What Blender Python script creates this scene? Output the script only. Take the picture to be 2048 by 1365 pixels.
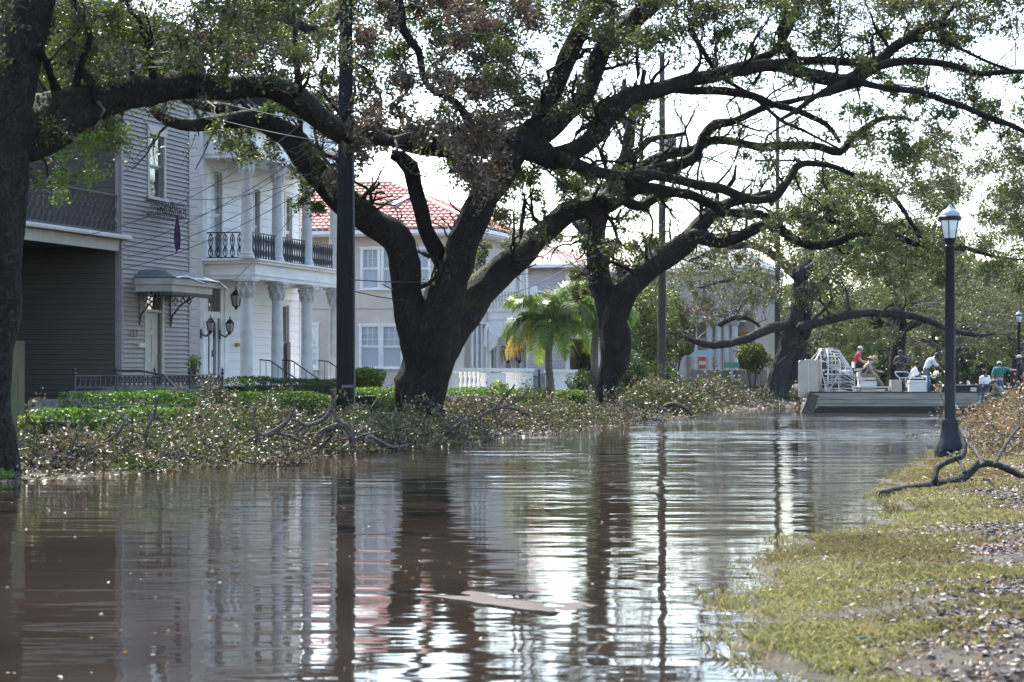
import bpy, bmesh, math, random
import numpy as np
from mathutils import Vector, Matrix, noise as mnoise
R = math.radians
for o in list(bpy.data.objects): bpy.data.objects.remove(o)
scene = bpy.context.scene
col = scene.collection
rnd = random.Random(7)
rng = np.random.default_rng(7)

# ------------------------------------------------------------------ camera, light, exposure
F = 4400.0; CH = 1.65; HY = 742.0
cam_d = bpy.data.cameras.new('camera'); cam = bpy.data.objects.new('camera', cam_d); col.objects.link(cam)
cam.location = (0, 0, CH); cam.rotation_euler = (R(90), 0, 0)
cam_d.sensor_width = 36; cam_d.lens = 36 * F / 2048; cam_d.shift_y = (HY - 682.5) / 2048
cam_d.clip_start = 0.5; cam_d.clip_end = 3000
cam_d.dof.use_dof = True; cam_d.dof.focus_distance = 52; cam_d.dof.aperture_fstop = 5.0
scene.camera = cam
SUN_AZ = -22.0      # degrees to the left of the view axis (+Y)
SUN_EL = 50.0
world = bpy.data.worlds.new('World'); scene.world = world; world.use_nodes = True
wn = world.node_tree; wn.nodes.clear()
sky = wn.nodes.new('ShaderNodeTexSky'); sky.sky_type = 'NISHITA'; sky.sun_disc = False
sky.sun_elevation = R(SUN_EL); sky.sun_rotation = R(SUN_AZ); sky.air_density = 1.0; sky.dust_density = 1.2; sky.ozone_density = 1.0
bg = wn.nodes.new('ShaderNodeBackground'); bg.inputs[1].default_value = 0.15
wo = wn.nodes.new('ShaderNodeOutputWorld')
wn.links.new(sky.outputs[0], bg.inputs[0]); wn.links.new(bg.outputs[0], wo.inputs[0])
sl = bpy.data.lights.new('sun', 'SUN'); sl.energy = 3.0; sl.angle = R(0.53); sl.color = (1.0, 0.95, 0.87)
sun = bpy.data.objects.new('sun', sl); col.objects.link(sun)
sd = Vector((math.sin(R(SUN_AZ)) * math.cos(R(SUN_EL)), math.cos(R(SUN_AZ)) * math.cos(R(SUN_EL)), math.sin(R(SUN_EL))))
sun.rotation_euler = sd.to_track_quat('Z', 'Y').to_euler(); sun.location = (0, 0, 60)
scene.view_settings.view_transform = 'Standard'; scene.view_settings.look = 'None'
scene.view_settings.exposure = 1.95; scene.view_settings.gamma = 1.0
scene.view_settings.use_curve_mapping = False
cy = scene.cycles
cy.max_bounces = 7; cy.diffuse_bounces = 3; cy.glossy_bounces = 3; cy.transmission_bounces = 5; cy.transparent_max_bounces = 8
cy.volume_bounces = 0; cy.caustics_reflective = False; cy.caustics_refractive = False
cy.use_adaptive_sampling = True; cy.adaptive_threshold = 0.02; cy.sample_clamp_indirect = 5.0; cy.sample_clamp_direct = 7.0
try:
    cy.use_denoising = True; cy.denoiser = 'OPENIMAGEDENOISE'
except Exception: pass

# ------------------------------------------------------------------ coordinates
VPX = 2170.0
ANG = math.atan2(VPX - 1024, F); SU, CU = math.sin(ANG), math.cos(ANG)   # street direction u=(SU,CU), v=(-CU,SU) away to the houses
ROT = math.pi / 2 - ANG
def W(s, t, z=0.0): return Vector((s * SU - t * CU, s * CU + t * SU, z))
def P(px, py, d): return Vector(((px - 1024) / F * d, d, CH + (HY - py) / F * d))
def dof_t(px, t): return t / (SU - CU * (px - 1024) / F)          # depth at which column px meets street line t
def s_of(px, t):
    d = dof_t(px, t); return SU * (px - 1024) / F * d + CU * d
def z_of(py, d): return CH + (HY - py) / F * d
def d_w(py, z=0.0): return (CH - z) * F / (py - HY)
def st(v): return (v[0] * SU + v[1] * CU, -v[0] * CU + v[1] * SU)

# ------------------------------------------------------------------ scene helpers
def tag(o, label=None, cat=None, group=None, kind=None):
    if label: o['label'] = label
    if cat: o['category'] = cat
    if group: o['group'] = group
    if kind: o['kind'] = kind
    return o
def link(o, parent=None):
    col.objects.link(o)
    if parent is not None: o.parent = parent
    return o
def empty(name, loc=(0, 0, 0), rz=0.0):
    o = bpy.data.objects.new(name, None); o.location = loc; o.rotation_euler = (0, 0, rz); o.empty_display_size = 0.2
    return link(o)
def inst(name, me, parent=None, loc=(0, 0, 0), rot=(0, 0, 0), scale=(1, 1, 1)):
    o = bpy.data.objects.new(name, me); o.location = loc; o.rotation_euler = rot; o.scale = scale
    return link(o, parent)
def copy_tree(o, parent=None):
    c = o.copy(); col.objects.link(c); c.parent = parent
    for ch in list(o.children): copy_tree(ch, c)
    return c
class MB:
    def __init__(s): s.v = []; s.f = []; s.m = []; s.mi = 0
    def add(s, vs, fs):
        b = len(s.v); s.v += [tuple(v) for v in vs]; s.f += [tuple(b + i for i in f) for f in fs]; s.m += [s.mi] * len(fs); return s
    def box(s, a, b):
        x0, y0, z0 = a; x1, y1, z1 = b
        return s.add([(x0,y0,z0),(x1,y0,z0),(x1,y1,z0),(x0,y1,z0),(x0,y0,z1),(x1,y0,z1),(x1,y1,z1),(x0,y1,z1)],
                     [(0,3,2,1),(4,5,6,7),(0,1,5,4),(1,2,6,5),(2,3,7,6),(3,0,4,7)])
    def bar(s, a, b, w, h=None):
        a = Vector(a); b = Vector(b); h = h or w; d = (b - a).normalized()
        up = Vector((0, 0, 1)) if abs(d.z) < .95 else Vector((0, 1, 0))
        x = d.cross(up).normalized() * w / 2; y = d.cross(x).normalized() * h / 2
        vs = [p + i * x + j * y for p in (a, b) for i, j in ((-1,-1),(1,-1),(1,1),(-1,1))]
        return s.add(vs, [(3,2,1,0),(4,5,6,7),(0,1,5,4),(1,2,6,5),(2,3,7,6),(3,0,4,7)])
    def tube(s, pts, rs, n=8, caps=True):
        pts = [Vector(p) for p in pts]
        if not hasattr(rs, '__len__'): rs = [rs] * len(pts)
        b = len(s.v); ref = None; K = len(pts)
        for i, p in enumerate(pts):
            t = (pts[min(i+1, K-1)] - pts[max(i-1, 0)]); t = t.normalized() if t.length > 1e-9 else Vector((0,0,1))
            if ref is None: ref = t.cross(Vector((0,0,1)) if abs(t.z) < .9 else Vector((1,0,0))).normalized()
            ref = (ref - t * ref.dot(t)).normalized(); q = t.cross(ref)
            for k in range(n):
                a = 2 * math.pi * k / n; s.v.append(tuple(p + (ref * math.cos(a) + q * math.sin(a)) * rs[i]))
        fs = [(b+i*n+k, b+i*n+(k+1)%n, b+(i+1)*n+(k+1)%n, b+(i+1)*n+k) for i in range(K-1) for k in range(n)]
        if caps: fs += [tuple(b+k for k in reversed(range(n))), tuple(b+(K-1)*n+k for k in range(n))]
        s.f += fs; s.m += [s.mi] * len(fs); return s
    def lathe(s, prof, n=16, c=(0, 0, 0), sq=False):
        b = len(s.v)
        for r, z in prof:
            for k in range(n):
                a = 2 * math.pi * (k + .5) / n; s.v.append((c[0] + r * math.cos(a), c[1] + r * math.sin(a), c[2] + z))
        K = len(prof)
        fs = [(b+i*n+k, b+i*n+(k+1)%n, b+(i+1)*n+(k+1)%n, b+(i+1)*n+k) for i in range(K-1) for k in range(n)]
        fs += [tuple(b+k for k in reversed(range(n))), tuple(b+(K-1)*n+k for k in range(n))]
        s.f += fs; s.m += [s.mi] * len(fs); return s
    def prism(s, poly, y0, y1):          # polygon in x,z extruded along y
        n = len(poly)
        vs = [(x, y0, z) for x, z in poly] + [(x, y1, z) for x, z in poly]
        return s.add(vs, [tuple(range(n)), tuple(reversed(range(n, 2*n)))] + [(i, i+n, (i+1)%n+n, (i+1)%n) for i in range(n)])
    def prismx(s, poly, x0, x1):         # polygon in y,z extruded along x
        n = len(poly)
        vs = [(x0, y, z) for y, z in poly] + [(x1, y, z) for y, z in poly]
        return s.add(vs, [tuple(reversed(range(n))), tuple(range(n, 2*n))] + [(i, (i+1)%n, (i+1)%n+n, i+n) for i in range(n)])
    def mesh(s, name, mat=None, smooth=False):
        me = bpy.data.meshes.new(name); me.from_pydata(s.v, [], s.f)
        for m in (mat if isinstance(mat, (list, tuple)) else [mat]):
            if m: me.materials.append(m)
        if isinstance(mat, (list, tuple)): me.polygons.foreach_set('material_index', s.m)
        bm = bmesh.new(); bm.from_mesh(me); bmesh.ops.recalc_face_normals(bm, faces=bm.faces); bm.to_mesh(me); bm.free()
        if smooth:
            me.polygons.foreach_set('use_smooth', [True] * len(me.polygons))
            try: me.set_sharp_from_angle(angle=R(40))
            except Exception: pass
        me.update(); return me
    def build(s, name, mat, parent=None, loc=(0, 0, 0), smooth=False, rot=(0, 0, 0)):
        return inst(name, s.mesh(name, mat, smooth), parent, loc, rot)

def np_mesh(name, V, Q, mat, colr=None, smooth=False):
    me = bpy.data.meshes.new(name); V = np.asarray(V, dtype=np.float32); Q = np.asarray(Q, dtype=np.int32)
    k = Q.shape[1]
    me.vertices.add(len(V)); me.vertices.foreach_set('co', V.ravel())
    me.loops.add(Q.size); me.loops.foreach_set('vertex_index', Q.ravel())
    me.polygons.add(len(Q)); me.polygons.foreach_set('loop_start', np.arange(0, Q.size, k, dtype=np.int32))
    try: me.polygons.foreach_set('loop_total', np.full(len(Q), k, dtype=np.int32))
    except Exception: pass
    me.polygons.foreach_set('use_smooth', np.full(len(Q), smooth, dtype=bool))
    if colr is not None:
        a = me.attributes.new('tint', 'FLOAT_COLOR', 'POINT')
        c = np.ones((len(V), 4), dtype=np.float32); c[:, :3] = colr; a.data.foreach_set('color', c.ravel())
    me.materials.append(mat); me.update(calc_edges=True); me.validate(); return me
def leaf_quads(C, size, aspect=.45, flat=None, rg=rng):
    """one pointed leaf (4 vertices) per centre"""
    n = len(C); C = np.asarray(C, dtype=np.float32)
    d = rg.normal(size=(n, 3)); d /= np.linalg.norm(d, axis=1, keepdims=True)
    if flat is not None: d[:, 2] *= flat; d /= np.linalg.norm(d, axis=1, keepdims=True)
    e = rg.normal(size=(n, 3))
    if flat is not None: e[:, 2] *= flat
    e = np.cross(d, np.cross(e, d)); e /= (np.linalg.norm(e, axis=1, keepdims=True) + 1e-9)
    nn = np.cross(d, e); L = (size * rg.uniform(.6, 1.35, n))[:, None]
    w = L * aspect
    a = C - d * L * .5; b = C + e * w * .5 + nn * L * .06 - d * L * .05; c = C + d * L * .5; f = C - e * w * .5 + nn * L * .06 - d * L * .05
    V = np.stack([a, b, c, f], 1).reshape(-1, 3)
    return V, np.arange(4 * n).reshape(n, 4)
def tints(n, pal, var=.25, rg=rng, per=4):
    pal = np.array(pal); i = rg.integers(0, len(pal), n); c = pal[i] * rg.uniform(1 - var, 1 + var, (n, 1))
    return np.repeat(c, per, 0)
def tubes_np(paths, rad, sides=4):
    """paths N,K,3 ; rad N,K"""
    N, K, _ = paths.shape
    t = np.gradient(paths, axis=1); t /= (np.linalg.norm(t, axis=2, keepdims=True) + 1e-9)
    ref = np.where(np.abs(t[..., 2:3]) < .9, np.array([0, 0, 1.]), np.array([1., 0, 0]))
    x = np.cross(t, ref); x /= (np.linalg.norm(x, axis=2, keepdims=True) + 1e-9); y = np.cross(t, x)
    a = np.arange(sides) * 2 * np.pi / sides
    V = paths[:, :, None] + (x[:, :, None] * np.cos(a)[:, None] + y[:, :, None] * np.sin(a)[:, None]) * rad[:, :, None, None]
    idx = np.arange(N * K * sides).reshape(N, K, sides); nx = np.roll(idx, -1, 2)
    Q = np.stack([idx[:, :-1], nx[:, :-1], nx[:, 1:], idx[:, 1:]], -1).reshape(-1, 4)
    return V.reshape(-1, 3), Q
def join_np(parts):
    V = []; Q = []; b = 0
    for v, q in parts: V.append(v); Q.append(q + b); b += len(v)
    return np.concatenate(V), np.concatenate(Q)

# ------------------------------------------------------------------ materials
MATS = {}
def newmat(name):
    m = bpy.data.materials.new(name); m.use_nodes = True; nt = m.node_tree; nt.nodes.clear()
    return m, nt
def N(nt, t, **kw):
    n = nt.nodes.new(t)
    for k, v in kw.items():
        if k.startswith('i_'):
            key = k[2:]; key = int(key) if key.isdigit() else key.replace('_', ' ')
            n.inputs[key].default_value = v
        else: setattr(n, k, v)
    return n
def mat(name, c, rough=.6, metal=0.0, c2=None, nscale=3.0, detail=4, bump=0.0, bscale=40.0, stretch=(1,1,1), spec=.5, ramp=(.35,.65), world=False, coat=0.0):
    if name in MATS: return MATS[name]
    m, nt = newmat(name); L = nt.links.new
    out = N(nt, 'ShaderNodeOutputMaterial'); p = N(nt, 'ShaderNodeBsdfPrincipled'); L(p.outputs[0], out.inputs[0])
    p.inputs['Roughness'].default_value = rough; p.inputs['Metallic'].default_value = metal; p.inputs['Specular IOR Level'].default_value = spec
    p.inputs['Coat Weight'].default_value = coat
    g = N(nt, 'ShaderNodeNewGeometry') if world else N(nt, 'ShaderNodeTexCoord')
    mp = N(nt, 'ShaderNodeMapping'); mp.inputs['Scale'].default_value = stretch
    L(g.outputs['Position'] if world else g.outputs['Object'], mp.inputs[0])
    if c2 is None: c2 = tuple(x * .8 for x in c)
    n = N(nt, 'ShaderNodeTexNoise', i_Scale=nscale, i_Detail=detail, i_Roughness=.6); L(mp.outputs[0], n.inputs['Vector'])
    r = N(nt, 'ShaderNodeValToRGB'); r.color_ramp.elements[0].position = ramp[0]; r.color_ramp.elements[1].position = ramp[1]
    r.color_ramp.elements[0].color = (*c2, 1); r.color_ramp.elements[1].color = (*c, 1)
    L(n.outputs[0], r.inputs[0]); L(r.outputs[0], p.inputs['Base Color'])
    if bump:
        n2 = N(nt, 'ShaderNodeTexNoise', i_Scale=bscale, i_Detail=5.0); L(mp.outputs[0], n2.inputs['Vector'])
        b = N(nt, 'ShaderNodeBump', i_Strength=1.0, i_Distance=bump); L(n2.outputs[0], b.inputs['Height']); L(b.outputs[0], p.inputs['Normal'])
    MATS[name] = m; return m
def leafmat(name, trans=.45, rough=.4, spec=.5, tcol=(1.25, 1.3, .5)):
    m, nt = newmat(name); L = nt.links.new
    out = N(nt, 'ShaderNodeOutputMaterial'); at = N(nt, 'ShaderNodeAttribute', attribute_name='tint')
    p = N(nt, 'ShaderNodeBsdfPrincipled', i_Roughness=rough); p.inputs['Specular IOR Level'].default_value = spec
    L(at.outputs['Color'], p.inputs['Base Color'])
    mu = N(nt, 'ShaderNodeVectorMath', operation='MULTIPLY'); mu.inputs[1].default_value = tcol; L(at.outputs['Color'], mu.inputs[0])
    t = N(nt, 'ShaderNodeBsdfTranslucent'); L(mu.outputs[0], t.inputs[0])
    mx = N(nt, 'ShaderNodeMixShader', i_0=trans); L(p.outputs[0], mx.inputs[1]); L(t.outputs[0], mx.inputs[2]); L(mx.outputs[0], out.inputs[0])
    return m
LEAF = leafmat('oak_leaves', .42, .42, .5); DEAD = leafmat('dead_leaves', .22, .45, .45, (1.3, 1.0, .6)); GRASS = leafmat('grass_blades', .35, .5, .3, (1.15, 1.1, .7))
def bark(name, c1, c2, moss=.5, gloss=.75):
    m, nt = newmat(name); L = nt.links.new
    out = N(nt, 'ShaderNodeOutputMaterial'); p = N(nt, 'ShaderNodeBsdfPrincipled', i_Roughness=gloss); p.inputs['Specular IOR Level'].default_value = .25; L(p.outputs[0], out.inputs[0])
    g = N(nt, 'ShaderNodeNewGeometry')
    n = N(nt, 'ShaderNodeTexNoise', i_Scale=5.0, i_Detail=8.0, i_Roughness=.7); L(g.outputs['Position'], n.inputs['Vector'])
    mp = N(nt, 'ShaderNodeMapping'); mp.inputs['Scale'].default_value = (1, 1, .3); L(g.outputs['Position'], mp.inputs[0])
    v = N(nt, 'ShaderNodeTexVoronoi', i_Scale=16.0, feature='DISTANCE_TO_EDGE'); 
    dis = N(nt, 'ShaderNodeMixRGB', i_0=.35); L(mp.outputs[0], dis.inputs[1]); L(n.outputs['Color'], dis.inputs[2]); L(dis.outputs[0], v.inputs['Vector'])
    r = N(nt, 'ShaderNodeValToRGB'); e = r.color_ramp.elements; e[0].position = .3; e[1].position = .72; e[0].color = (*c2, 1); e[1].color = (*c1, 1)
    L(n.outputs[0], r.inputs[0])
    dk = N(nt, 'ShaderNodeMapRange', i_1=0.0, i_2=.09, i_3=.35, i_4=1.0); L(v.outputs[0], dk.inputs[0])
    ml = N(nt, 'ShaderNodeMixRGB', blend_type='MULTIPLY', i_0=1.0); L(r.outputs[0], ml.inputs[1]); L(dk.outputs[0], ml.inputs[2])
    # resurrection fern and moss grow on the upper side of the limbs
    sx = N(nt, 'ShaderNodeSeparateXYZ'); L(g.outputs['Normal'], sx.inputs[0])
    n3 = N(nt, 'ShaderNodeTexNoise', i_Scale=1.7, i_Detail=5.0); L(g.outputs['Position'], n3.inputs['Vector'])
    ad = N(nt, 'ShaderNodeMath', operation='MULTIPLY_ADD', i_1=1.5, i_2=-1.15); L(n3.outputs[0], ad.inputs[0])
    ad2 = N(nt, 'ShaderNodeMath', operation='ADD'); L(ad.outputs[0], ad2.inputs[0]); L(sx.outputs[2], ad2.inputs[1])
    mr = N(nt, 'ShaderNodeMapRange', i_1=.0, i_2=.35, i_3=0.0, i_4=moss); L(ad2.outputs[0], mr.inputs[0])
    mm = N(nt, 'ShaderNodeMixRGB'); L(mr.outputs[0], mm.inputs[0]); L(ml.outputs[0], mm.inputs[1]); mm.inputs[2].default_value = (.055, .07, .018, 1)
    L(mm.outputs[0], p.inputs['Base Color'])
    b = N(nt, 'ShaderNodeBump', i_Strength=1.0, i_Distance=.06); L(dk.outputs[0], b.inputs['Height'])
    b2 = N(nt, 'ShaderNodeBump', i_Strength=1.0, i_Distance=.07); L(n.outputs[0], b2.inputs['Height']); L(b.outputs[0], b2.inputs['Normal']); L(b2.outputs[0], p.inputs['Normal'])
    return m
BARK = bark('oak_bark', (.036, .029, .021), (.011, .0092, .008)); BARKG = bark('grey_oak_bark', (.07, .062, .058), (.03, .027, .026), .3)
TWIG = mat('twig_bark', (.13, .105, .085), .7, c2=(.05, .04, .032), nscale=9, world=True)
FALLEN = mat('fallen_wood', (.13,.105,.082), .75, c2=(.04,.033,.027), nscale=9, world=True, bump=.02, bscale=22, spec=.25)
SPLINT = mat('split_wood', (.55, .26, .11), .7, c2=(.35, .14, .06), nscale=20)
GREENS = [(.05,.08,.018),(.075,.105,.025),(.035,.055,.016),(.11,.14,.032),(.05,.06,.028),(.1,.1,.05)]
GREY_G = [(.07,.085,.035),(.085,.09,.05),(.06,.075,.035),(.1,.1,.06),(.1,.085,.055)]
BROWNS = [(.15,.1,.065),(.11,.075,.05),(.2,.135,.09),(.08,.055,.04),(.19,.15,.115),(.07,.07,.035)]
LITTER = [(.15,.125,.095),(.09,.073,.055),(.07,.072,.035),(.24,.2,.16),(.05,.042,.032),(.06,.07,.026),(.1,.105,.05)]
BRIGHT = [(.1,.16,.02),(.13,.19,.03),(.07,.12,.018),(.09,.15,.02)]
HEDGEC = [(.05,.1,.016),(.07,.14,.02),(.1,.19,.028),(.04,.08,.014)]
# ------------------------------------------------------------------ ground and water
EDGE = [(-60,1.2),(0,1.3),(9,1.5),(11.7,1.4),(12.4,1.62),(13.1,2.02),(14.8,2.22),(17,2.5),(19.1,2.68),(21.8,2.6),(22.6,2.3),(23.6,2.06),(26,2.0),(28,2.2),(29.6,2.6),(32,2.65),(35.3,2.8),(45,2.8),(61,3.2),(80,3.7),(95,4.2),(400,4.2)]
ES = np.array([e[0] for e in EDGE]); ET = np.array([e[1] for e in EDGE])
def edge_t(s): return np.interp(s, ES, ET) + .09 * np.sin(s * 2.1) + .06 * np.sin(s * 4.7 + 1)
def gnoise(s, t, f=1.0, o=0.0):
    return (np.sin(s*1.7*f+t*.9*f+o) + np.sin(-s*.8*f+t*2.1*f+1.3+o) + np.sin(s*3.1*f-t*1.3*f+2.1) * .6 + np.sin(s*5.3*f+t*4.7*f) * .35) / 3
def ground_h(s, t):
    s = np.asarray(s, float); t = np.asarray(t, float)
    e = edge_t(s)
    r = e - t
    hr = np.clip(.075 * r, -.35, .11) + np.clip((r - 1.6) * .035, 0, .3) + gnoise(s, t, 1.2) * .03 * np.clip(r + .4, 0, 1) + gnoise(s, t, 4.0, 1) * .014 + gnoise(s, t, 9.0, 3) * .012
    l = t - np.interp(s, [33, 46], [15.1, 13.8]) - gnoise(s, t * .3, .5) * .5
    hl = np.clip(.12 * l, -.35, .16) + np.clip((l - 3.3) * .12, 0, .42) + gnoise(s, t, 1.0) * .03
    mid = np.interp(s, [92, 100], [-.35, .12]) + gnoise(s, t, .7) * .04
    ch = np.maximum(hr, hl)
    return np.where((t > e + .5) & (t < 13.2), np.maximum(ch, mid), ch)
def build_ground():
    sv = np.concatenate([np.arange(-400, -20, 20), np.arange(-20, 6, 2), np.arange(6, 46, .14), np.arange(46, 110, .6), np.arange(110, 1200, 30)])
    tv = np.concatenate([np.arange(-600, -20, 25), np.arange(-20, -9, 1), np.arange(-9, 4.5, .12), np.arange(4.5, 13, .8), np.arange(13, 26, .3), np.arange(26, 60, 4), np.arange(60, 700, 30)])
    S, T = np.meshgrid(sv, tv, indexing='ij'); Z = ground_h(S, T)
    V = np.stack([S * SU - T * CU, S * CU + T * SU, Z], -1).reshape(-1, 3)
    n, m = S.shape; i = np.arange(n * m).reshape(n, m)
    Q = np.stack([i[:-1, :-1], i[:-1, 1:], i[1:, 1:], i[1:, :-1]], -1).reshape(-1, 4)
    m_, nt = newmat('muddy_ground'); L = nt.links.new
    out = N(nt, 'ShaderNodeOutputMaterial'); p = N(nt, 'ShaderNodeBsdfPrincipled', i_Roughness=.7); p.inputs['Specular IOR Level'].default_value = .12; L(p.outputs[0], out.inputs[0])
    g = N(nt, 'ShaderNodeNewGeometry')
    n1 = N(nt, 'ShaderNodeTexNoise', i_Scale=1.3, i_Detail=8.0, i_Roughness=.65); L(g.outputs['Position'], n1.inputs['Vector'])
    r = N(nt, 'ShaderNodeValToRGB'); e = r.color_ramp.elements; e[0].position = .36; e[0].color = (.028, .023, .019, 1); e[1].position = .62; e[1].color = (.085, .075, .04, 1)
    x = e.new(.48); x.color = (.06, .048, .033, 1)
    L(n1.outputs[0], r.inputs[0])
    n2 = N(nt, 'ShaderNodeTexNoise', i_Scale=22.0, i_Detail=6.0, i_Roughness=.7); L(g.outputs['Position'], n2.inputs['Vector'])
    mr = N(nt, 'ShaderNodeMapRange', i_1=.3, i_2=.75, i_3=.5, i_4=1.6); L(n2.outputs[0], mr.inputs[0])
    mu = N(nt, 'ShaderNodeMixRGB', blend_type='MULTIPLY', i_0=1.0); L(r.outputs[0], mu.inputs[1]); L(mr.outputs[0], mu.inputs[2]); L(mu.outputs[0], p.inputs['Base Color'])
    rr = N(nt, 'ShaderNodeMapRange', i_1=.4, i_2=.6, i_3=.35, i_4=.85); L(n2.outputs[0], rr.inputs[0]); L(rr.outputs[0], p.inputs['Roughness'])
    b = N(nt, 'ShaderNodeBump', i_Strength=1.0, i_Distance=.03); L(n2.outputs[0], b.inputs['Height']); L(b.outputs[0], p.inputs['Normal'])
    o = link(bpy.data.objects.new('ground', np_mesh('ground', V, Q, m_, smooth=True)))
    tag(o, 'muddy leaf-strewn ground under the bank and the front yards', kind='structure')
build_ground()
def build_water():
    m, nt = newmat('flood_water'); L = nt.links.new
    out = N(nt, 'ShaderNodeOutputMaterial'); p = N(nt, 'ShaderNodeBsdfPrincipled', i_Roughness=.035, i_IOR=1.33); L(p.outputs[0], out.inputs[0])
    g = N(nt, 'ShaderNodeNewGeometry')
    c = N(nt, 'ShaderNodeTexNoise', i_Scale=.35, i_Detail=5.0); L(g.outputs['Position'], c.inputs['Vector'])
    r = N(nt, 'ShaderNodeValToRGB'); e = r.color_ramp.elements; e[0].position = .35; e[0].color = (.022, .016, .0115, 1); e[1].position = .7; e[1].color = (.038, .028, .02, 1)
    L(c.outputs[0], r.inputs[0]); L(r.outputs[0], p.inputs['Base Color'])
    # long slow ripples lying across the street plus small wind chop further up it
    mp = N(nt, 'ShaderNodeMapping'); mp.inputs['Rotation'].default_value = (0, 0, R(8)); mp.inputs['Scale'].default_value = (.45, 1, 1); L(g.outputs['Position'], mp.inputs[0])
    w1 = N(nt, 'ShaderNodeTexNoise', i_Scale=1.6, i_Detail=2.0, i_Roughness=.45); L(mp.outputs[0], w1.inputs['Vector'])
    w2 = N(nt, 'ShaderNodeTexNoise', i_Scale=5.5, i_Detail=3.0, i_Roughness=.6); L(mp.outputs[0], w2.inputs['Vector'])
    sx = N(nt, 'ShaderNodeSeparateXYZ'); L(g.outputs['Position'], sx.inputs[0])
    # street coordinates: wind reaches the open middle of the street, not the lee under the bank
    s_ = N(nt, 'ShaderNodeVectorMath', operation='DOT_PRODUCT'); s_.inputs[1].default_value = (SU, CU, 0); L(g.outputs['Position'], s_.inputs[0])
    a1 = N(nt, 'ShaderNodeMapRange', i_1=18.0, i_2=58.0, i_3=.0008, i_4=.005); L(s_.outputs['Value'], a1.inputs[0])
    pt = N(nt, 'ShaderNodeTexNoise', i_Scale=.12, i_Detail=3.0); L(mp.outputs[0], pt.inputs['Vector'])
    pr = N(nt, 'ShaderNodeMapRange', i_1=.38, i_2=.62, i_3=.5, i_4=1.5); L(pt.outputs[0], pr.inputs[0])
    a2 = N(nt, 'ShaderNodeMath', operation='MULTIPLY'); L(a1.outputs[0], a2.inputs[0]); L(pr.outputs[0], a2.inputs[1])
    h2 = N(nt, 'ShaderNodeMath', operation='MULTIPLY'); L(w2.outputs[0], h2.inputs[0]); L(a2.outputs[0], h2.inputs[1])
    h1 = N(nt, 'ShaderNodeMath', operation='MULTIPLY_ADD', i_1=.0105); L(w1.outputs[0], h1.inputs[0]); L(h2.outputs[0], h1.inputs[2])
    mp3 = N(nt, 'ShaderNodeMapping'); mp3.inputs['Rotation'].default_value = (0, 0, R(-6)); mp3.inputs['Scale'].default_value = (.28, 1, 1); L(g.outputs['Position'], mp3.inputs[0])
    w3 = N(nt, 'ShaderNodeTexNoise', i_Scale=.95, i_Detail=3.0, i_Roughness=.55); L(mp3.outputs[0], w3.inputs['Vector'])
    a3 = N(nt, 'ShaderNodeMapRange', i_1=18.0, i_2=70.0, i_3=.005, i_4=.12); L(s_.outputs['Value'], a3.inputs[0])
    h3 = N(nt, 'ShaderNodeMath', operation='MULTIPLY'); L(w3.outputs[0], h3.inputs[0]); L(a3.outputs[0], h3.inputs[1])
    h4 = N(nt, 'ShaderNodeMath', operation='MULTIPLY'); L(h3.outputs[0], h4.inputs[0]); L(pr.outputs[0], h4.inputs[1])
    h5 = N(nt, 'ShaderNodeMath', operation='ADD'); L(h4.outputs[0], h5.inputs[0]); L(h1.outputs[0], h5.inputs[1]); h1 = h5
    b = N(nt, 'ShaderNodeBump', i_Strength=1.0, i_Distance=1.0); L(h1.outputs[0], b.inputs['Height']); L(b.outputs[0], p.inputs['Normal'])
    q = MB(); q.add([W(-300, -40, 0), W(-300, 24, 0), W(130, 24, 0), W(130, -40, 0)], [(0, 3, 2, 1)])
    o = q.build('water', m); tag(o, 'brown flood water covering the street', kind='structure')
build_water()

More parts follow.
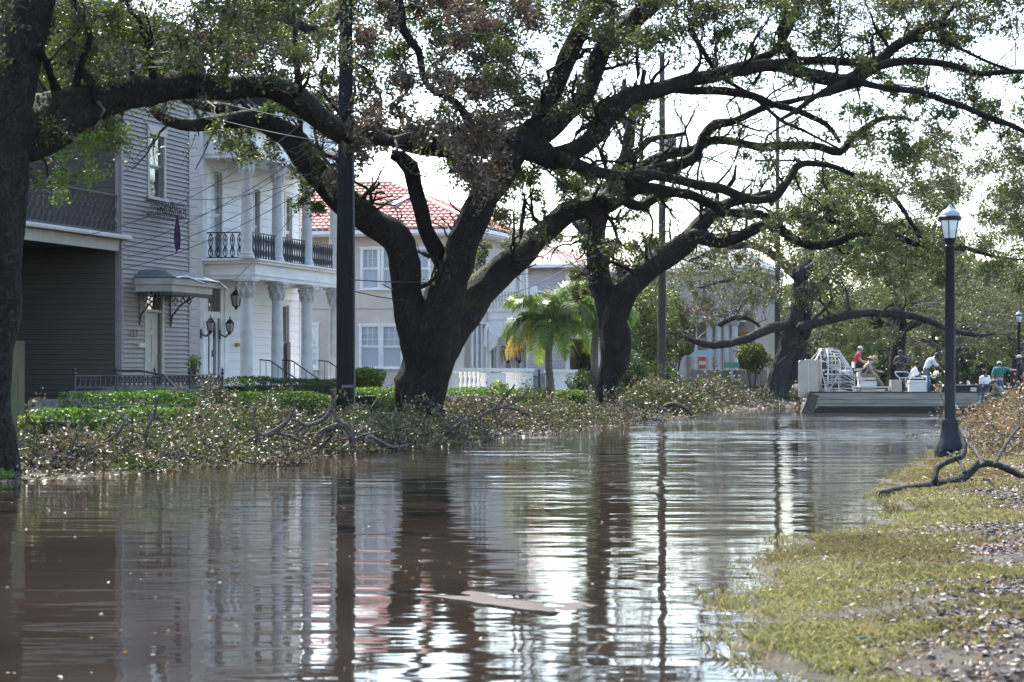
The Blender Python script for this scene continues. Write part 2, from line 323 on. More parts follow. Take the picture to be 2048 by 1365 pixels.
# ------------------------------------------------------------------ limbs and crowns
def spline(ctrl, step=.22):
    """ctrl: list of (Vector, radius). Catmull-Rom."""
    P_ = [ctrl[0]] + list(ctrl) + [ctrl[-1]]; out = []
    for i in range(1, len(P_) - 2):
        p0, p1, p2, p3 = [np.array((*c[0], c[1])) for c in P_[i-1:i+3]]
        n = max(1, int(np.linalg.norm(p2[:3] - p1[:3]) / step))
        for k in range(n):
            t = k / n
            out.append(.5 * ((2*p1) + (-p0+p2)*t + (2*p0-5*p1+4*p2-p3)*t*t + (-p0+3*p1-3*p2+p3)*t**3))
    out.append(np.array((*P_[-2][0], P_[-2][1])))
    return np.array(out)
def limb_mesh(name, pts, m, sides=18, lump=.10, wob=.25, seed=0, flare=0, capmat=None):
    pts = pts.copy(); n = len(pts); rg2 = np.random.default_rng(seed)
    tot = np.concatenate([[0], np.cumsum(np.linalg.norm(np.diff(pts[:, :3], axis=0), axis=1))])
    if wob:
        wv_ = np.clip(.09 / np.maximum(pts[:, 3], .01), .12, 1)
        for ax in range(3):
            ph = rg2.uniform(0, 6, 2); pts[:, ax] += wob * wv_ * pts[:, 3] * (np.sin(tot * 2.3 + ph[0]) + .6 * np.sin(tot * 5.1 + ph[1])) * np.clip(np.minimum(tot, 1), 0, 1)
    if not flare:        # rounded root end buried in the limb it grows from
        d0 = pts[0, :3] - pts[1, :3]; d0 /= np.linalg.norm(d0) + 1e-9; r0 = pts[0, 3]
        pts = np.concatenate([[np.append(pts[0, :3] + d0*r0*.75, r0*.2)], [np.append(pts[0, :3] + d0*r0*.5, r0*.72)], pts]); n += 2
    mb = MB(); K = n; ref = None
    for i in range(K):
        p = Vector(pts[i, :3]); t = Vector(pts[min(i+1, K-1), :3] - pts[max(i-1, 0), :3]).normalized()
        if ref is None: ref = t.cross(Vector((0, 0, 1)) if abs(t.z) < .9 else Vector((1, 0, 0))).normalized()
        ref = (ref - t * ref.dot(t)).normalized(); q = t.cross(ref); r = max(pts[i, 3], .006)
        for k in range(sides):
            a = 2 * math.pi * k / sides; dv = ref * math.cos(a) + q * math.sin(a)
            g = 1 + lump * (mnoise.noise(p * 1.1 + dv * r * 2.2 + Vector((seed, 0, 0))) * 1.6 + .7 * mnoise.noise(p * 3.5 + dv * r * 7))
            if flare and i < flare: g *= 1 + .28 * (1 - i / flare) ** 2 * (1 + .6 * math.sin(a * 5 + seed))
            mb.v.append(tuple(p + dv * r * g))
    fs = [(i*sides+k, i*sides+(k+1)%sides, (i+1)*sides+(k+1)%sides, (i+1)*sides+k) for i in range(K-1) for k in range(sides)]
    mb.f += fs; mb.m += [0] * len(fs)
    mb.f.append(tuple((K-1)*sides+k for k in range(sides))); mb.m.append(1 if capmat else 0)
    return mb.mesh(name, [m, capmat] if capmat else m, True), pts
def px_limb(ctrl, d0, d1, taper=True):
    """control points given where they stand: column, row and thickness as seen, depth running from d0 to d1"""
    n = len(ctrl); L_ = [0]
    for a, b in zip(ctrl, ctrl[1:]): L_.append(L_[-1] + math.hypot(b[0]-a[0], b[1]-a[1]))
    out = []
    for (x, y, w), l in zip(ctrl, L_):
        d = d0 + (d1 - d0) * l / max(L_[-1], 1); out.append((P(x, y, d), w / F * d / 2))
    return out
def walks(starts, dirs, length, r0, rg2, up=.05, step=.22, gnarl=.35):
    out = []
    for s0, d0, Ln, r in zip(starts, dirs, length, r0):
        k = max(4, int(Ln / step)); p = np.array(s0, float); d = np.array(d0, float); d /= np.linalg.norm(d); pts = [p.copy()]
        for i in range(k):
            d = d + rg2.normal(size=3) * gnarl + np.array([0, 0, up]); d /= np.linalg.norm(d); p = p + d * step; pts.append(p.copy())
        rr = r * (1 - np.arange(k + 1) / (k + 1) * .8); out.append((np.array(pts), rr))
    return out
def resample(pts, rr, K):
    i = np.linspace(0, len(pts) - 1, K); j = np.arange(len(pts))
    return np.stack([np.interp(i, j, pts[:, a]) for a in range(3)], 1), np.interp(i, j, rr)
class Tree:
    def __init__(s, name, label, base, m=BARK, group=None, seed=1):
        s.root = empty(name, base); s.base = Vector(base); tag(s.root, label, 'tree', group); s.m = m; s.sk = []; s.seed = seed
        s.rg = np.random.default_rng(seed); s.tw = []; s.lf = {}; s.walks = []; s.dense = 1.45
    def limb(s, ctrl, d0, d1, name='limb', flare=0, cap=None, lump=.13, sides=18, children=True, wob=.25):
        c = px_limb(ctrl, d0, d1); pts = spline(c); s.seed += 1
        me, pts = limb_mesh(name, pts, s.m, sides if pts[:, 3].max() > .05 else 8, lump, wob, s.seed, flare, cap)
        me.transform(Matrix.Translation(-s.base)); inst(name, me, s.root); s.sk.append((pts, name, children)); return pts
    def sprout(s, every=1.0, lmin=1.2, lmax=4.0, keep=1.0, up=.06, frac=.35, rmin=.015, rmax=.09, sub=3):
        """gnarled secondary branches growing off the limbs"""
        st_, di, ln, r0 = [], [], [], []
        for pts, name, ch in s.sk:
            if not ch: continue
            tot = np.concatenate([[0], np.cumsum(np.linalg.norm(np.diff(pts[:, :3], axis=0), axis=1))])
            for l in np.arange(.8, tot[-1], every):
                if s.rg.random() > keep: continue
                i = min(int(np.searchsorted(tot, l)), len(pts) - 2)
                if pts[i, 2] < 3.6: continue
                t = pts[i+1, :3] - pts[i, :3]; t /= np.linalg.norm(t) + 1e-9
                d = s.rg.normal(size=3); d -= t * d.dot(t); d /= np.linalg.norm(d); d[2] = abs(d[2]) * .9 + .1 if s.rg.random() < .7 else d[2]
                st_.append(pts[i, :3]); di.append(d + t * s.rg.uniform(.2, 1.0)); ln.append(s.rg.uniform(lmin, lmax)); r0.append(np.clip(pts[i, 3] * frac, rmin, rmax))
        W1 = walks(st_, di, ln, r0, s.rg, up)
        st_, di, ln, r0 = [], [], [], []
        for p, r in W1:
            for _ in range(sub):
                i = s.rg.integers(len(p) // 4, len(p) - 1); t = p[i+1] - p[i]; st_.append(p[i]); di.append(t / np.linalg.norm(t) + s.rg.normal(size=3) * .8); ln.append(s.rg.uniform(.5, 1.6)); r0.append(r[i] * .6)
        W2 = walks(st_, di, ln, r0, s.rg, up)
        s.walks += W1 + W2; s.w2 = W2
    def tips(s, n_per=10, pal='g', frac=.6, spread=.14):
        for p, r in s.w2:
            if s.rg.random() > frac: continue
            i = s.rg.uniform(len(p) * .4, len(p) - 1, n_per).astype(int); s.lf.setdefault(pal, []).append(p[i] + s.rg.normal(size=(n_per, 3)) * spread)
    def pads(s, boxes):
        """foliage masses: (px0,py0,px1,py1, d0,d1, count, radius m, leaves each, palette, flatness)"""
        sk = np.concatenate([p[:, :4] for p, _, _ in s.sk] + [np.concatenate([p, r[:, None]], 1) for p, r in s.walks])
        for (x0, y0, x1, y1, d0, d1, cnt, rad, nl, pal, fl) in boxes:
            for _ in range(int(cnt * s.dense)):
                d = s.rg.uniform(d0, d1); c = np.array(P(s.rg.uniform(x0, x1), s.rg.uniform(y0, y1), d)); rr = rad * s.rg.uniform(.6, 1.4)
                dist = np.linalg.norm(sk[:, :3] - c, axis=1) + s.rg.uniform(0, .6, len(sk)); b = sk[dist.argmin()]
                mid = (b[:3] + c) / 2 + s.rg.normal(size=3) * .12 * np.linalg.norm(c - b[:3]) + np.array([0, 0, .1])
                k = np.linspace(0, 1, 9)[:, None]; path = (1-k)**2 * b[:3] + 2*k*(1-k) * mid + k*k * c
                path[1:-1] += s.rg.normal(size=(7, 3)) * .05
                r0 = min(max(b[3] * .5, .012), .035); s.tw.append((path, np.linspace(r0, .008, 9)))
                ns = max(4, int(nl / 26)); e = s.rg.normal(size=(ns, 3)); e /= np.linalg.norm(e, axis=1, keepdims=True)
                e = c + e * np.array([1, 1, fl]) * rr * (s.rg.uniform(.35, 1, (ns, 1)))
                for q in e:
                    a = path[s.rg.integers(4, 9)]; k = np.linspace(0, 1, 9)[:, None]
                    m2 = (a + q) / 2 + s.rg.normal(size=3) * .12 * rr; pp = (1-k)**2 * a + 2*k*(1-k) * m2 + k*k * q
                    s.tw.append((pp, np.linspace(.009, .003, 9)))
                    n_ = int(nl / ns); kk = s.rg.uniform(.35, 1.08, n_)
                    base = np.stack([np.interp(kk, np.linspace(0, 1, 9), pp[:, a_]) for a_ in range(3)], 1)
                    s.lf.setdefault(pal, []).append(base + s.rg.normal(size=(n_, 3)) * (.055 + .05 * rr))
    def finish(s, size=.085, pals=None, sizes={}):
        T = Matrix.Translation(-s.base)
        parts = []
        if s.walks:
            A = [resample(p, r, 10) for p, r in s.walks]
            parts.append(tubes_np(np.array([a for a, _ in A]), np.array([b for _, b in A]), 6))
            me = np_mesh('branches', *join_np(parts), s.m, smooth=True); me.transform(T); tag(inst('branches', me, s.root), kind='stuff')
        if s.tw:
            v, q = tubes_np(np.array([a for a, _ in s.tw]), np.array([b for _, b in s.tw]), 3)
            me = np_mesh('twigs', v, q, TWIG, smooth=True); me.transform(T); tag(inst('twigs', me, s.root), kind='stuff')
        for pal, L_ in s.lf.items():
            C = np.concatenate(L_); nm, plist, mm = {'g': ('crown', GREENS, LEAF), 'y': ('crown', BRIGHT, LEAF), 'w': ('crown', GREY_G, LEAF), 'b': ('dead_leaves', BROWNS, DEAD)}[pal]
            v, q = leaf_quads(C, sizes.get(pal, size), rg=s.rg); me = np_mesh(nm, v, q, mm, tints(len(C), plist, .3, s.rg)); me.transform(T)
            tag(inst(nm, me, s.root), {'y': 'bright yellow-green leaves', 'w': 'greyish wilted leaves', 'b': 'hanging clumps of dead brown leaves'}.get(pal))
        print(s.root.name, 'leaves', sum(len(np.concatenate(l)) for l in s.lf.values()), 'tw', len(s.tw), 'walks', len(s.walks))

def build_trees():
    G = 'live oaks along the flooded street'
    # nearest oak, cut by the left edge
    D = 34.0
    T = Tree('live_oak', 'nearest oak, thick dark trunk at the left edge, mossy limb arching over the grey house', P(-28, 960, D) - Vector((0, 0, .1)), BARK, G, 11); T.dense = .85
    T.limb([(-30,975,135),(-27,900,112),(-24,800,102),(-20,700,98),(-14,600,105),(-8,500,118),(-6,400,124),(-4,300,130),(8,220,112),(26,150,100),(48,80,92),(68,0,84),(84,-90,78),(95,-220,66),(90,-360,50)], D, D, 'trunk', flare=8, sides=32, children=False, lump=.14)
    T.limb([(-10,330,70),(10,285,125),(55,258,126),(105,238,112),(155,215,92),(220,198,70),(290,184,60),(340,174,54),(450,172,48),(540,177,50),(600,203,54),(640,240,46),(690,267,38),(740,275,32),(790,283,18),(820,270,10)], D, 39)
    T.limb([(88,-120,50),(160,-180,44),(260,-200,38),(380,-180,32),(500,-130,26),(640,-120,20),(760,-150,14)], D, 37)
    T.limb([(200,200,26),(160,130,18),(120,80,14),(95,35,12),(110,-20,10)], 35, 36)
    T.limb([(150,175,18),(165,120,14),(180,70,12),(150,10,10),(140,-60,8)], 35, 34)
    T.limb([(310,180,14),(300,110,12),(280,50,10),(250,0,8),(262,-60,7)], 36, 35)
    T.limb([(110,190,16),(95,130,13),(78,90,11)], 35, 33.5)
    T.limb([(450,165,10),(455,110,8),(440,50,7),(460,-10,6)], 36.5, 37)
    T.limb([(40,-60,50),(-60,-160,44),(-200,-240,36),(-380,-280,26)], D, 31)
    T.limb([(90,-200,50),(180,-330,40),(300,-430,30),(420,-480,20)], D, 30)
    T.sprout(.8, .8, 2.4, .8, .05); T.tips(14, 'g', .7, .13)
    T.pads([(90,-110,620,150,33,40,80,.5,400,'g',.7),(380,-100,700,130,36,42,26,.5,330,'w',.7),(80,30,330,190,34,39,20,.4,280,'g',.7),(-300,-260,60,-30,31,36,12,.7,300,'g',.7),
            (100,245,250,290,34,36,11,.26,170,'y',.8),(85,330,185,400,34,36,8,.25,150,'y',.9),(180,250,262,310,34,36,7,.22,140,'y',.9),
            (380,60,500,140,36,39,10,.35,260,'b',.9),(640,230,760,290,38,40,8,.3,220,'b',1.0),(100,-400,700,-150,32,40,22,.9,420,'g',.6),(100,-420,560,-120,32,42,26,.9,420,'g',.6),
            (270,190,420,235,36,38,4,.2,110,'w',.9),(-20,-20,20,120,33,34,4,.35,160,'g',.8),(55,290,75,340,34,35,2,.18,90,'y',.9)])
    T.finish(.078, sizes={'y': .07, 'b': .09})
    # main oak
    D = 56.0
    T = Tree('live_oak', 'great forked oak in the middle, right of the tall pole', P(838, 865, D) - Vector((0, 0, .1)), BARK, G, 23); T.dense = 1.25
    T.limb([(832,900,112),(836,860,98),(842,810,92),(850,750,98),(858,700,106),(872,650,98),(888,600,80),(906,550,68),(922,500,62),(945,440,58),(970,390,60),(1000,345,66),(1030,298,62),(1060,262,44)], D, D-1, 'trunk', flare=7, sides=32, lump=.16)
    T.limb([(850,770,60),(848,720,78),(838,668,80),(822,620,68),(812,580,60),(808,530,60),(800,495,64),(775,462,62),(735,433,60),(690,405,62),(645,355,58),(610,305,56),(575,268,50),(530,243,44),(480,240,36),(430,246,30),(385,250,26),(340,240,22),(305,222,20),(296,200,13),(310,170,8)], D, D-3, sides=20)
    T.limb([(535,240,28),(490,228,28),(440,218,24),(400,212,18),(350,188,12),(320,150,8)], D-2, D-1)
    T.limb([(856,770,56),(872,705,84),(905,650,82),(945,603,70),(985,560,62),(1030,518,54),(1075,480,46),(1110,450,44),(1130,430,46),(1170,415,42),(1215,403,46),(1240,380,46),(1262,356,38),(1290,335,28),(1320,315,22),(1360,303,20),(1390,300,20),(1420,285,18),(1450,282,18),(1500,290,16),(1570,293,18),(1620,292,18),(1680,302,16),(1710,275,14),(1740,250,13),(1780,235,9),(1822,238,5)], D, D+8, sides=20)
    T.limb([(900,545,36),(872,502,34),(850,460,32),(840,420,32),(832,370,32),(822,335,36),(800,316,28),(782,312,18)], D, D-.5, cap=SPLINT, lump=.16, children=False)
    T.limb([(1035,300,30),(1065,262,40),(1090,220,36),(1108,190,34),(1128,135,36),(1152,75,36),(1178,25,34),(1200,-40,30),(1240,-130,26),(1300,-220,18)], D-1, D+1)
    T.limb([(1040,300,30),(1080,275,40),(1110,250,38),(1140,225,36),(1168,195,34),(1188,155,30),(1200,112,36),(1225,80,38),(1258,45,38),(1300,12,32),(1350,-40,28),(1420,-110,22),(1520,-170,14)], D-1, D+3)
    T.limb([(1045,282,58),(990,288,48),(930,294,44),(880,292,42),(830,285,42),(780,272,34),(730,264,24),(690,252,14)], D-1, D-3)
    T.limb([(1035,285,62),(1072,302,54),(1108,318,44),(1140,311,38),(1172,290,38),(1200,255,42),(1225,218,44),(1260,194,36),(1300,185,32),(1340,173,30),(1385,157,28),(1430,148,28),(1480,140,28),(1530,132,26),(1580,136,26),(1620,150,28),(1680,165,28),(1715,158,26),(1750,130,24),(1780,100,22),(1820,75,20),(1860,55,18),(1908,44,14)], D-1, D+2, cap=SPLINT)
    T.limb([(1745,138,18),(1785,124,16),(1850,124,15),(1900,132,13),(1960,146,11),(2060,144,9),(2150,170,6)], D+1, D+2)
    T.limb([(1700,160,16),(1750,172,14),(1800,178,14),(1860,192,13),(1930,215,12),(2000,243,12),(2070,275,9),(2150,330,5)], D+1, D)
    T.limb([(1120,318,34),(1150,330,28),(1190,343,24),(1240,350,21),(1290,351,20),(1340,358,18),(1380,365,18),(1440,378,20),(1490,398,18),(1520,400,18),(1555,388,18),(1575,362,16),(1590,337,16),(1620,328,14),(1660,330,12),(1705,350,9)], D-1, D+5)
    T.limb([(1452,380,10),(1468,358,8),(1472,330,4)], D+3, D+3, children=False)
    T.limb([(1255,365,36),(1300,346,32),(1345,332,26),(1392,312,20),(1408,278,20),(1432,250,22),(1465,243,17),(1500,225,14),(1540,213,14),(1580,205,12),(1640,190,10),(1720,172,7)], D+3, D+5)
    T.limb([(1215,404,30),(1270,380,24),(1320,378,20),(1360,385,20),(1400,397,20),(1430,414,18),(1448,432,14)], D+3, D+5, cap=SPLINT)
    T.limb([(1240,395,26),(1275,412,20),(1310,398,20),(1345,388,16),(1390,395,12)], D+4, D+6)
    T.limb([(1590,120,20),(1560,60,16),(1600,5,13),(1610,-60,10)], D+2, D+2)
    T.limb([(1440,148,24),(1500,128,20),(1550,100,18),(1580,50,15),(1600,-20,12)], D+1, D+3)
    T.limb([(1530,132,16),(1600,122,18),(1680,122,16),(1740,128,14)], D+2, D+2)
    T.limb([(1340,178,20),(1420,182,18),(1480,188,16),(1545,205,14),(1600,225,12),(1650,250,10),(1680,285,8)], D+1, D+3)
    T.limb([(1380,60,14),(1410,110,10),(1440,150,9),(1500,190,8),(1560,240,7),(1610,262,6),(1680,300,5)], D+1, D+3)
    T.limb([(700,10,14),(640,60,18),(590,45,20),(540,30,18),(500,0,14),(470,-60,10)], D-5, D-6)
    T.limb([(780,-80,18),(800,20,16),(805,60,18),(840,100,16),(845,150,14),(870,185,12),(910,205,11),(950,250,8)], D-5, D-4)
    T.limb([(1690,165,14),(1640,190,13),(1600,215,10),(1560,240,7)], D+1, D)
    T.limb([(1880,48,10),(1900,20,9),(1930,-10,7)], D+2, D+2)
    T.limb([(1800,85,8),(1860,80,8),(1900,90,7),(1990,130,6),(2060,150,4)], D+2, D+1)
    T.sprout(.62, .9, 3.6, .95, .04, sub=5, frac=.3); T.tips(9, 'g', .4, .13); T.tips(6, 'w', .4, .15)
    T.pads([(480,-120,860,110,52,60,36,.7,380,'g',.7),(860,-120,1420,90,52,62,66,.72,360,'g',.7),(860,60,1300,250,54,62,34,.6,280,'w',.7),(1100,130,1330,240,56,60,10,.45,200,'g',.7),
            (1260,-110,2060,40,54,64,84,.8,250,'w',.6),(1400,-60,2060,170,56,66,70,.6,200,'g',.6),(1300,0,1500,150,56,64,12,.6,190,'g',.6),(1700,180,2080,330,56,64,34,.6,180,'g',.6),(1650,110,1980,240,56,62,12,.5,150,'g',.6),
            (700,-20,1090,190,49,54,20,.5,360,'b',1.0),(700,-60,1090,200,49,56,14,.6,260,'g',.8),(640,150,1060,280,49,54,14,.36,300,'b',1.3),(640,150,1060,280,49,55,8,.4,200,'w',.9),(700,280,760,330,50,52,3,.3,120,'b',1.2),(900,290,1010,400,50,54,9,.38,280,'b',1.3),(640,290,700,380,50,51,4,.3,160,'b',1.2),
            (380,262,560,320,50,55,8,.32,150,'g',.9),(560,290,640,380,52,55,6,.32,170,'g',.9),(590,340,640,430,54,55,4,.3,150,'g',1.0),(540,150,720,240,50,56,10,.4,220,'g',.8),
            (960,320,1240,400,55,60,22,.4,230,'g',.8),(870,300,960,350,56,58,5,.35,180,'g',.8),(930,430,1090,470,56,62,8,.35,150,'w',.8),(930,490,980,560,57,60,4,.3,110,'w',1.0),
            (880,520,900,540,56,56.5,1,.2,90,'g',1),(600,-420,1300,-120,48,66,36,1.1,380,'g',.6),(1300,-420,2100,-120,50,66,30,1.1,260,'w',.6),(1440,250,1680,330,56,62,7,.4,120,'w',.7)])
    T.finish(.11, sizes={'b': .125})
    # second oak
    D = 75.0
    T = Tree('live_oak', 'slimmer oak behind the hedge end, dividing low into two limbs that reach right', P(1207, 843, D), BARK, G, 41)
    T.limb([(1204,852,66),(1208,810,52),(1215,770,50),(1226,730,58),(1231,690,62),(1224,645,60),(1214,605,56),(1204,570,48),(1194,510,46),(1190,460,42),(1205,410,36),(1230,360,30),(1255,300,26),(1262,250,20),(1275,200,14),(1290,140,10)], D, D+2, 'trunk', flare=6, sides=22)
    T.limb([(1224,700,30),(1226,650,46),(1242,600,52),(1268,565,48),(1300,535,48),(1340,508,46),(1372,485,42),(1398,455,36),(1422,428,28),(1445,412,22),(1490,400,18),(1540,385,14)], D, D+2, sides=18)
    T.limb([(1385,470,30),(1425,482,28),(1470,478,24),(1510,458,22),(1550,442,20),(1590,430,18),(1640,440,13),(1700,446,8)], D+1, D+5)
    T.limb([(1430,425,18),(1480,426,19),(1520,430,18),(1558,455,18),(1590,480,18),(1640,492,18),(1680,482,16),(1720,466,14),(1780,470,14),(1840,492,13),(1900,488,10),(1980,512,7),(2060,520,4)], D+2, D+4)
    T.limb([(1200,520,24),(1170,470,20),(1150,430,16),(1160,380,12)], D, D+2)
    T.limb([(1262,270,14),(1240,220,12),(1250,160,9)], D+2, D+3)
    T.limb([(1215,400,16),(1260,330,14),(1300,280,12),(1370,270,9)], D+2, D+3)
    T.limb([(1640,418,14),(1690,400,13),(1760,380,12),(1800,410,10),(1850,480,9),(1930,500,6)], D+4, D+3)
    T.sprout(.65, .9, 3.4, .9, .03, sub=5, frac=.3); T.tips(10, 'w', .5, .16)
    T.pads([(1140,330,1330,540,72,80,18,.55,220,'g',.8),(1200,480,1300,560,74,80,8,.45,260,'b',.9),(1330,390,1700,470,74,84,14,.6,150,'w',.7),(1560,340,1800,470,74,84,26,.65,220,'g',.6),
            (1640,360,2080,570,74,86,66,.8,260,'g',.6),(1780,300,2080,420,74,86,16,.7,200,'w',.7),(1150,540,1200,600,76,80,4,.4,160,'g',.8),(1720,260,2050,400,72,84,26,.7,190,'w',.6),(1350,470,1600,540,76,86,12,.6,150,'w',.7),(1000,440,1180,500,78,84,10,.55,190,'w',.7)])
    T.finish(.13)
    # oak leaning behind the airboat
    D = 112.0
    T = Tree('live_oak', 'leaning twin-stemmed grey oak behind the airboat stern', P(1545, 798, D), BARKG, G, 57)
    T.limb([(1541,802,50),(1552,770,42),(1566,720,36),(1582,660,34),(1598,600,32),(1606,550,28),(1618,500,22),(1640,440,15)], D, D+2, 'trunk', flare=3)
    T.limb([(1548,800,40),(1570,765,34),(1592,715,32),(1606,665,30),(1612,610,26),(1640,560,22),(1680,510,14)], D+1, D+3)
    T.limb([(1570,650,20),(1535,660,20),(1490,678,18),(1450,690,16),(1410,688,13),(1375,678,11),(1338,660,8)], D-1, D-6)
    T.limb([(1440,650,10),(1470,635,9),(1500,640,7),(1520,655,5)], D-3, D-3)
    T.limb([(1600,655,20),(1650,642,19),(1710,628,17),(1790,628,16),(1850,640,13),(1930,668,10),(1990,668,6)], D, D+4)
    T.limb([(1600,560,22),(1560,520,18),(1500,490,14),(1440,500,10),(1380,520,6)], D, D-3)
    T.limb([(1615,540,18),(1680,500,15),(1760,480,12),(1850,500,8)], D, D+4)
    T.limb([(1560,590,12),(1520,570,10),(1470,560,8),(1400,575,5)], D, D-3)
    T.sprout(1.3, 1.5, 4.5, .95, .03, rmax=.12, sub=4); T.tips(12, 'w', .6, .25)
    T.pads([(1340,440,1860,560,104,122,60,1.2,190,'w',.6),(1350,540,1560,640,104,116,26,1.0,170,'w',.7),(1590,420,2080,600,106,124,64,1.3,240,'g',.6),(1350,560,1500,640,106,112,7,.7,170,'b',.8),(1640,600,1780,680,110,122,10,.9,170,'g',.7)])
    T.finish(.13)
    D = 135.0
    T = Tree('live_oak', 'dark-trunked far oak behind the people standing on the airboat', P(1792, 782, D), BARK, G, 63)
    T.limb([(1790,785,34),(1792,740,28),(1796,690,26),(1800,650,26),(1790,600,22),(1770,540,16),(1760,480,10)], D, D, 'trunk', flare=2)
    T.limb([(1800,660,20),(1850,640,18),(1900,650,14),(1960,660,10)], D, D+3)
    T.limb([(1795,660,20),(1740,630,17),(1690,620,12),(1650,600,8)], D, D+3)
    T.limb([(1800,610,18),(1860,570,14),(1930,540,9)], D, D+3)
    T.sprout(1.5, 2, 5, .9, .02, rmax=.12); T.tips(10, 'g', .6, .3)
    T.pads([(1600,480,2100,640,126,146,70,1.5,240,'g',.6),(1640,600,2080,690,128,146,40,1.2,220,'w',.7),(1640,640,1780,720,130,140,10,1.0,220,'g',.8)])
    T.finish(.17)
    # trees further up the street, each its own
    far = [(1905, 776, 160, 7, 'w'), (1730, 776, 165, 7, 'g'), (1640, 778, 158, 6, 'g'), (2030, 776, 150, 7, 'g'), (1430, 780, 150, 7, 'w'), (1250, 785, 120, 5, 'g')]
    labs = ['hazy far oak in the gap under the branches, just beside the tall lamp post', 'far dark green oak directly above the pilot in the red shirt', 'far oak filling the gap between the leaning oak and the airboat cage', 'far oak at the right edge behind the small distant lamp', 'tall far tree behind the columned cream house', 'leafy tree beside the thin pole, over the palms']
    for (px, py, D, h, pal), lb in zip(far, labs):
        T = Tree('far_oak', lb, P(px, py, D), BARKG, 'trees at the far end of the street', int(px)); hh = h * F / D
        T.limb([(px,py+3,24),(px+4,py-hh*.25,20),(px-6,py-hh*.5,16),(px+5,py-hh*.9,8)], D, D, 'trunk', flare=2)
        T.limb([(px,py-hh*.3,12),(px-60,py-hh*.5,9),(px-120,py-hh*.6,5)], D, D-2); T.limb([(px,py-hh*.35,12),(px+50,py-hh*.55,9),(px+110,py-hh*.7,5)], D, D+2)
        T.sprout(1.5, 2, 4, .9, .02); T.tips(6, pal, .6, .3)
        T.pads([(px-120,py-hh*1.15,px+120,py-hh*.25,D-5,D+5,34,1.3,230,pal,.7)]); T.finish(.19)
build_trees()
# ------------------------------------------------------------------ building kit (local x along the street, y away from it)
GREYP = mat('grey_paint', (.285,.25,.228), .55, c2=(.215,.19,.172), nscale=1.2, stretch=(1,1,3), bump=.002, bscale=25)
GREYD = mat('shaded_taupe_paint', (.105,.095,.085), .7, c2=(.075,.068,.06), nscale=1.2)  # darker copy of the grey paint, carport shade put into the colour
CREAMT = mat('cream_trim', (.5,.47,.42), .5, c2=(.4,.37,.33), nscale=3)
MAUVE = mat('mauve_trim', (.3,.26,.27), .5, c2=(.24,.21,.21), nscale=3)
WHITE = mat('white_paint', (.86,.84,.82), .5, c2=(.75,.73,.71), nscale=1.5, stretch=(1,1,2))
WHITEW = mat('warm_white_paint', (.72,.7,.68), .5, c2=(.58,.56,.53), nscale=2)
STONEW = mat('weathered_column_paint', (.68,.67,.65), .6, c2=(.54,.53,.51), nscale=2.5, bump=.003, bscale=20)
STUCCO = mat('beige_stucco', (.64,.55,.46), .85, c2=(.52,.445,.375), nscale=.8, detail=6, bump=.004, bscale=60)
IRON = mat('black_iron', (.018,.02,.025), .45, c2=(.03,.03,.035), nscale=15)
IRONG = mat('old_grey_iron', (.1,.1,.105), .6, c2=(.05,.052,.055), nscale=12)
SLATE = mat('slate_roof', (.16,.17,.19), .5, c2=(.1,.11,.125), nscale=4)
def glassmat():
    m, nt = newmat('window_glass'); L = nt.links.new; out = N(nt, 'ShaderNodeOutputMaterial'); tr = N(nt, 'ShaderNodeBsdfTransparent'); tr.inputs[0].default_value = (.93,.95,.96,1)
    gl = N(nt, 'ShaderNodeBsdfGlossy', i_Roughness=.03); lw = N(nt, 'ShaderNodeLayerWeight', i_Blend=.5); pw = N(nt, 'ShaderNodeMath', operation='POWER', i_1=4.0); L(lw.outputs['Facing'], pw.inputs[0]); fr = N(nt, 'ShaderNodeMath', operation='MULTIPLY_ADD', i_1=.9, i_2=.09); L(pw.outputs[0], fr.inputs[0]); g = N(nt, 'ShaderNodeNewGeometry'); n = N(nt, 'ShaderNodeTexNoise', i_Scale=2.5); L(g.outputs['Position'], n.inputs['Vector'])
    b = N(nt, 'ShaderNodeBump', i_Strength=1.0, i_Distance=.006); L(n.outputs[0], b.inputs['Height']); L(b.outputs[0], gl.inputs['Normal']); mx = N(nt, 'ShaderNodeMixShader'); L(fr.outputs[0], mx.inputs[0]); L(tr.outputs[0], mx.inputs[1]); L(gl.outputs[0], mx.inputs[2]); L(mx.outputs[0], out.inputs[0]); return m
GLASS = glassmat()
CURT = mat('pale_curtain', (.85,.85,.88), .9, c2=(.74,.74,.78), nscale=5, stretch=(6,6,.4))
TILE = mat('red_clay_tile', (.6,.29,.23), .45, c2=(.4,.16,.12), nscale=2.5, spec=.6)
PLASTER = mat('roof_verge_white', (.75,.73,.7), .7)
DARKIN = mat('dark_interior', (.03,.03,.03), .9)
STONE = mat('mossy_stone', (.2,.18,.16), .8, c2=(.09,.085,.06), nscale=6, bump=.01, bscale=20)
BRICKR = mat('brown_brick', (.2,.11,.08), .8, c2=(.12,.07,.055), nscale=8)
BROWNR = mat('brown_shingle', (.3,.17,.13), .75, c2=(.2,.12,.1), nscale=8)
CLAP = mat('pale_clapboard', (.5,.46,.46), .6, c2=(.42,.38,.38), nscale=2)

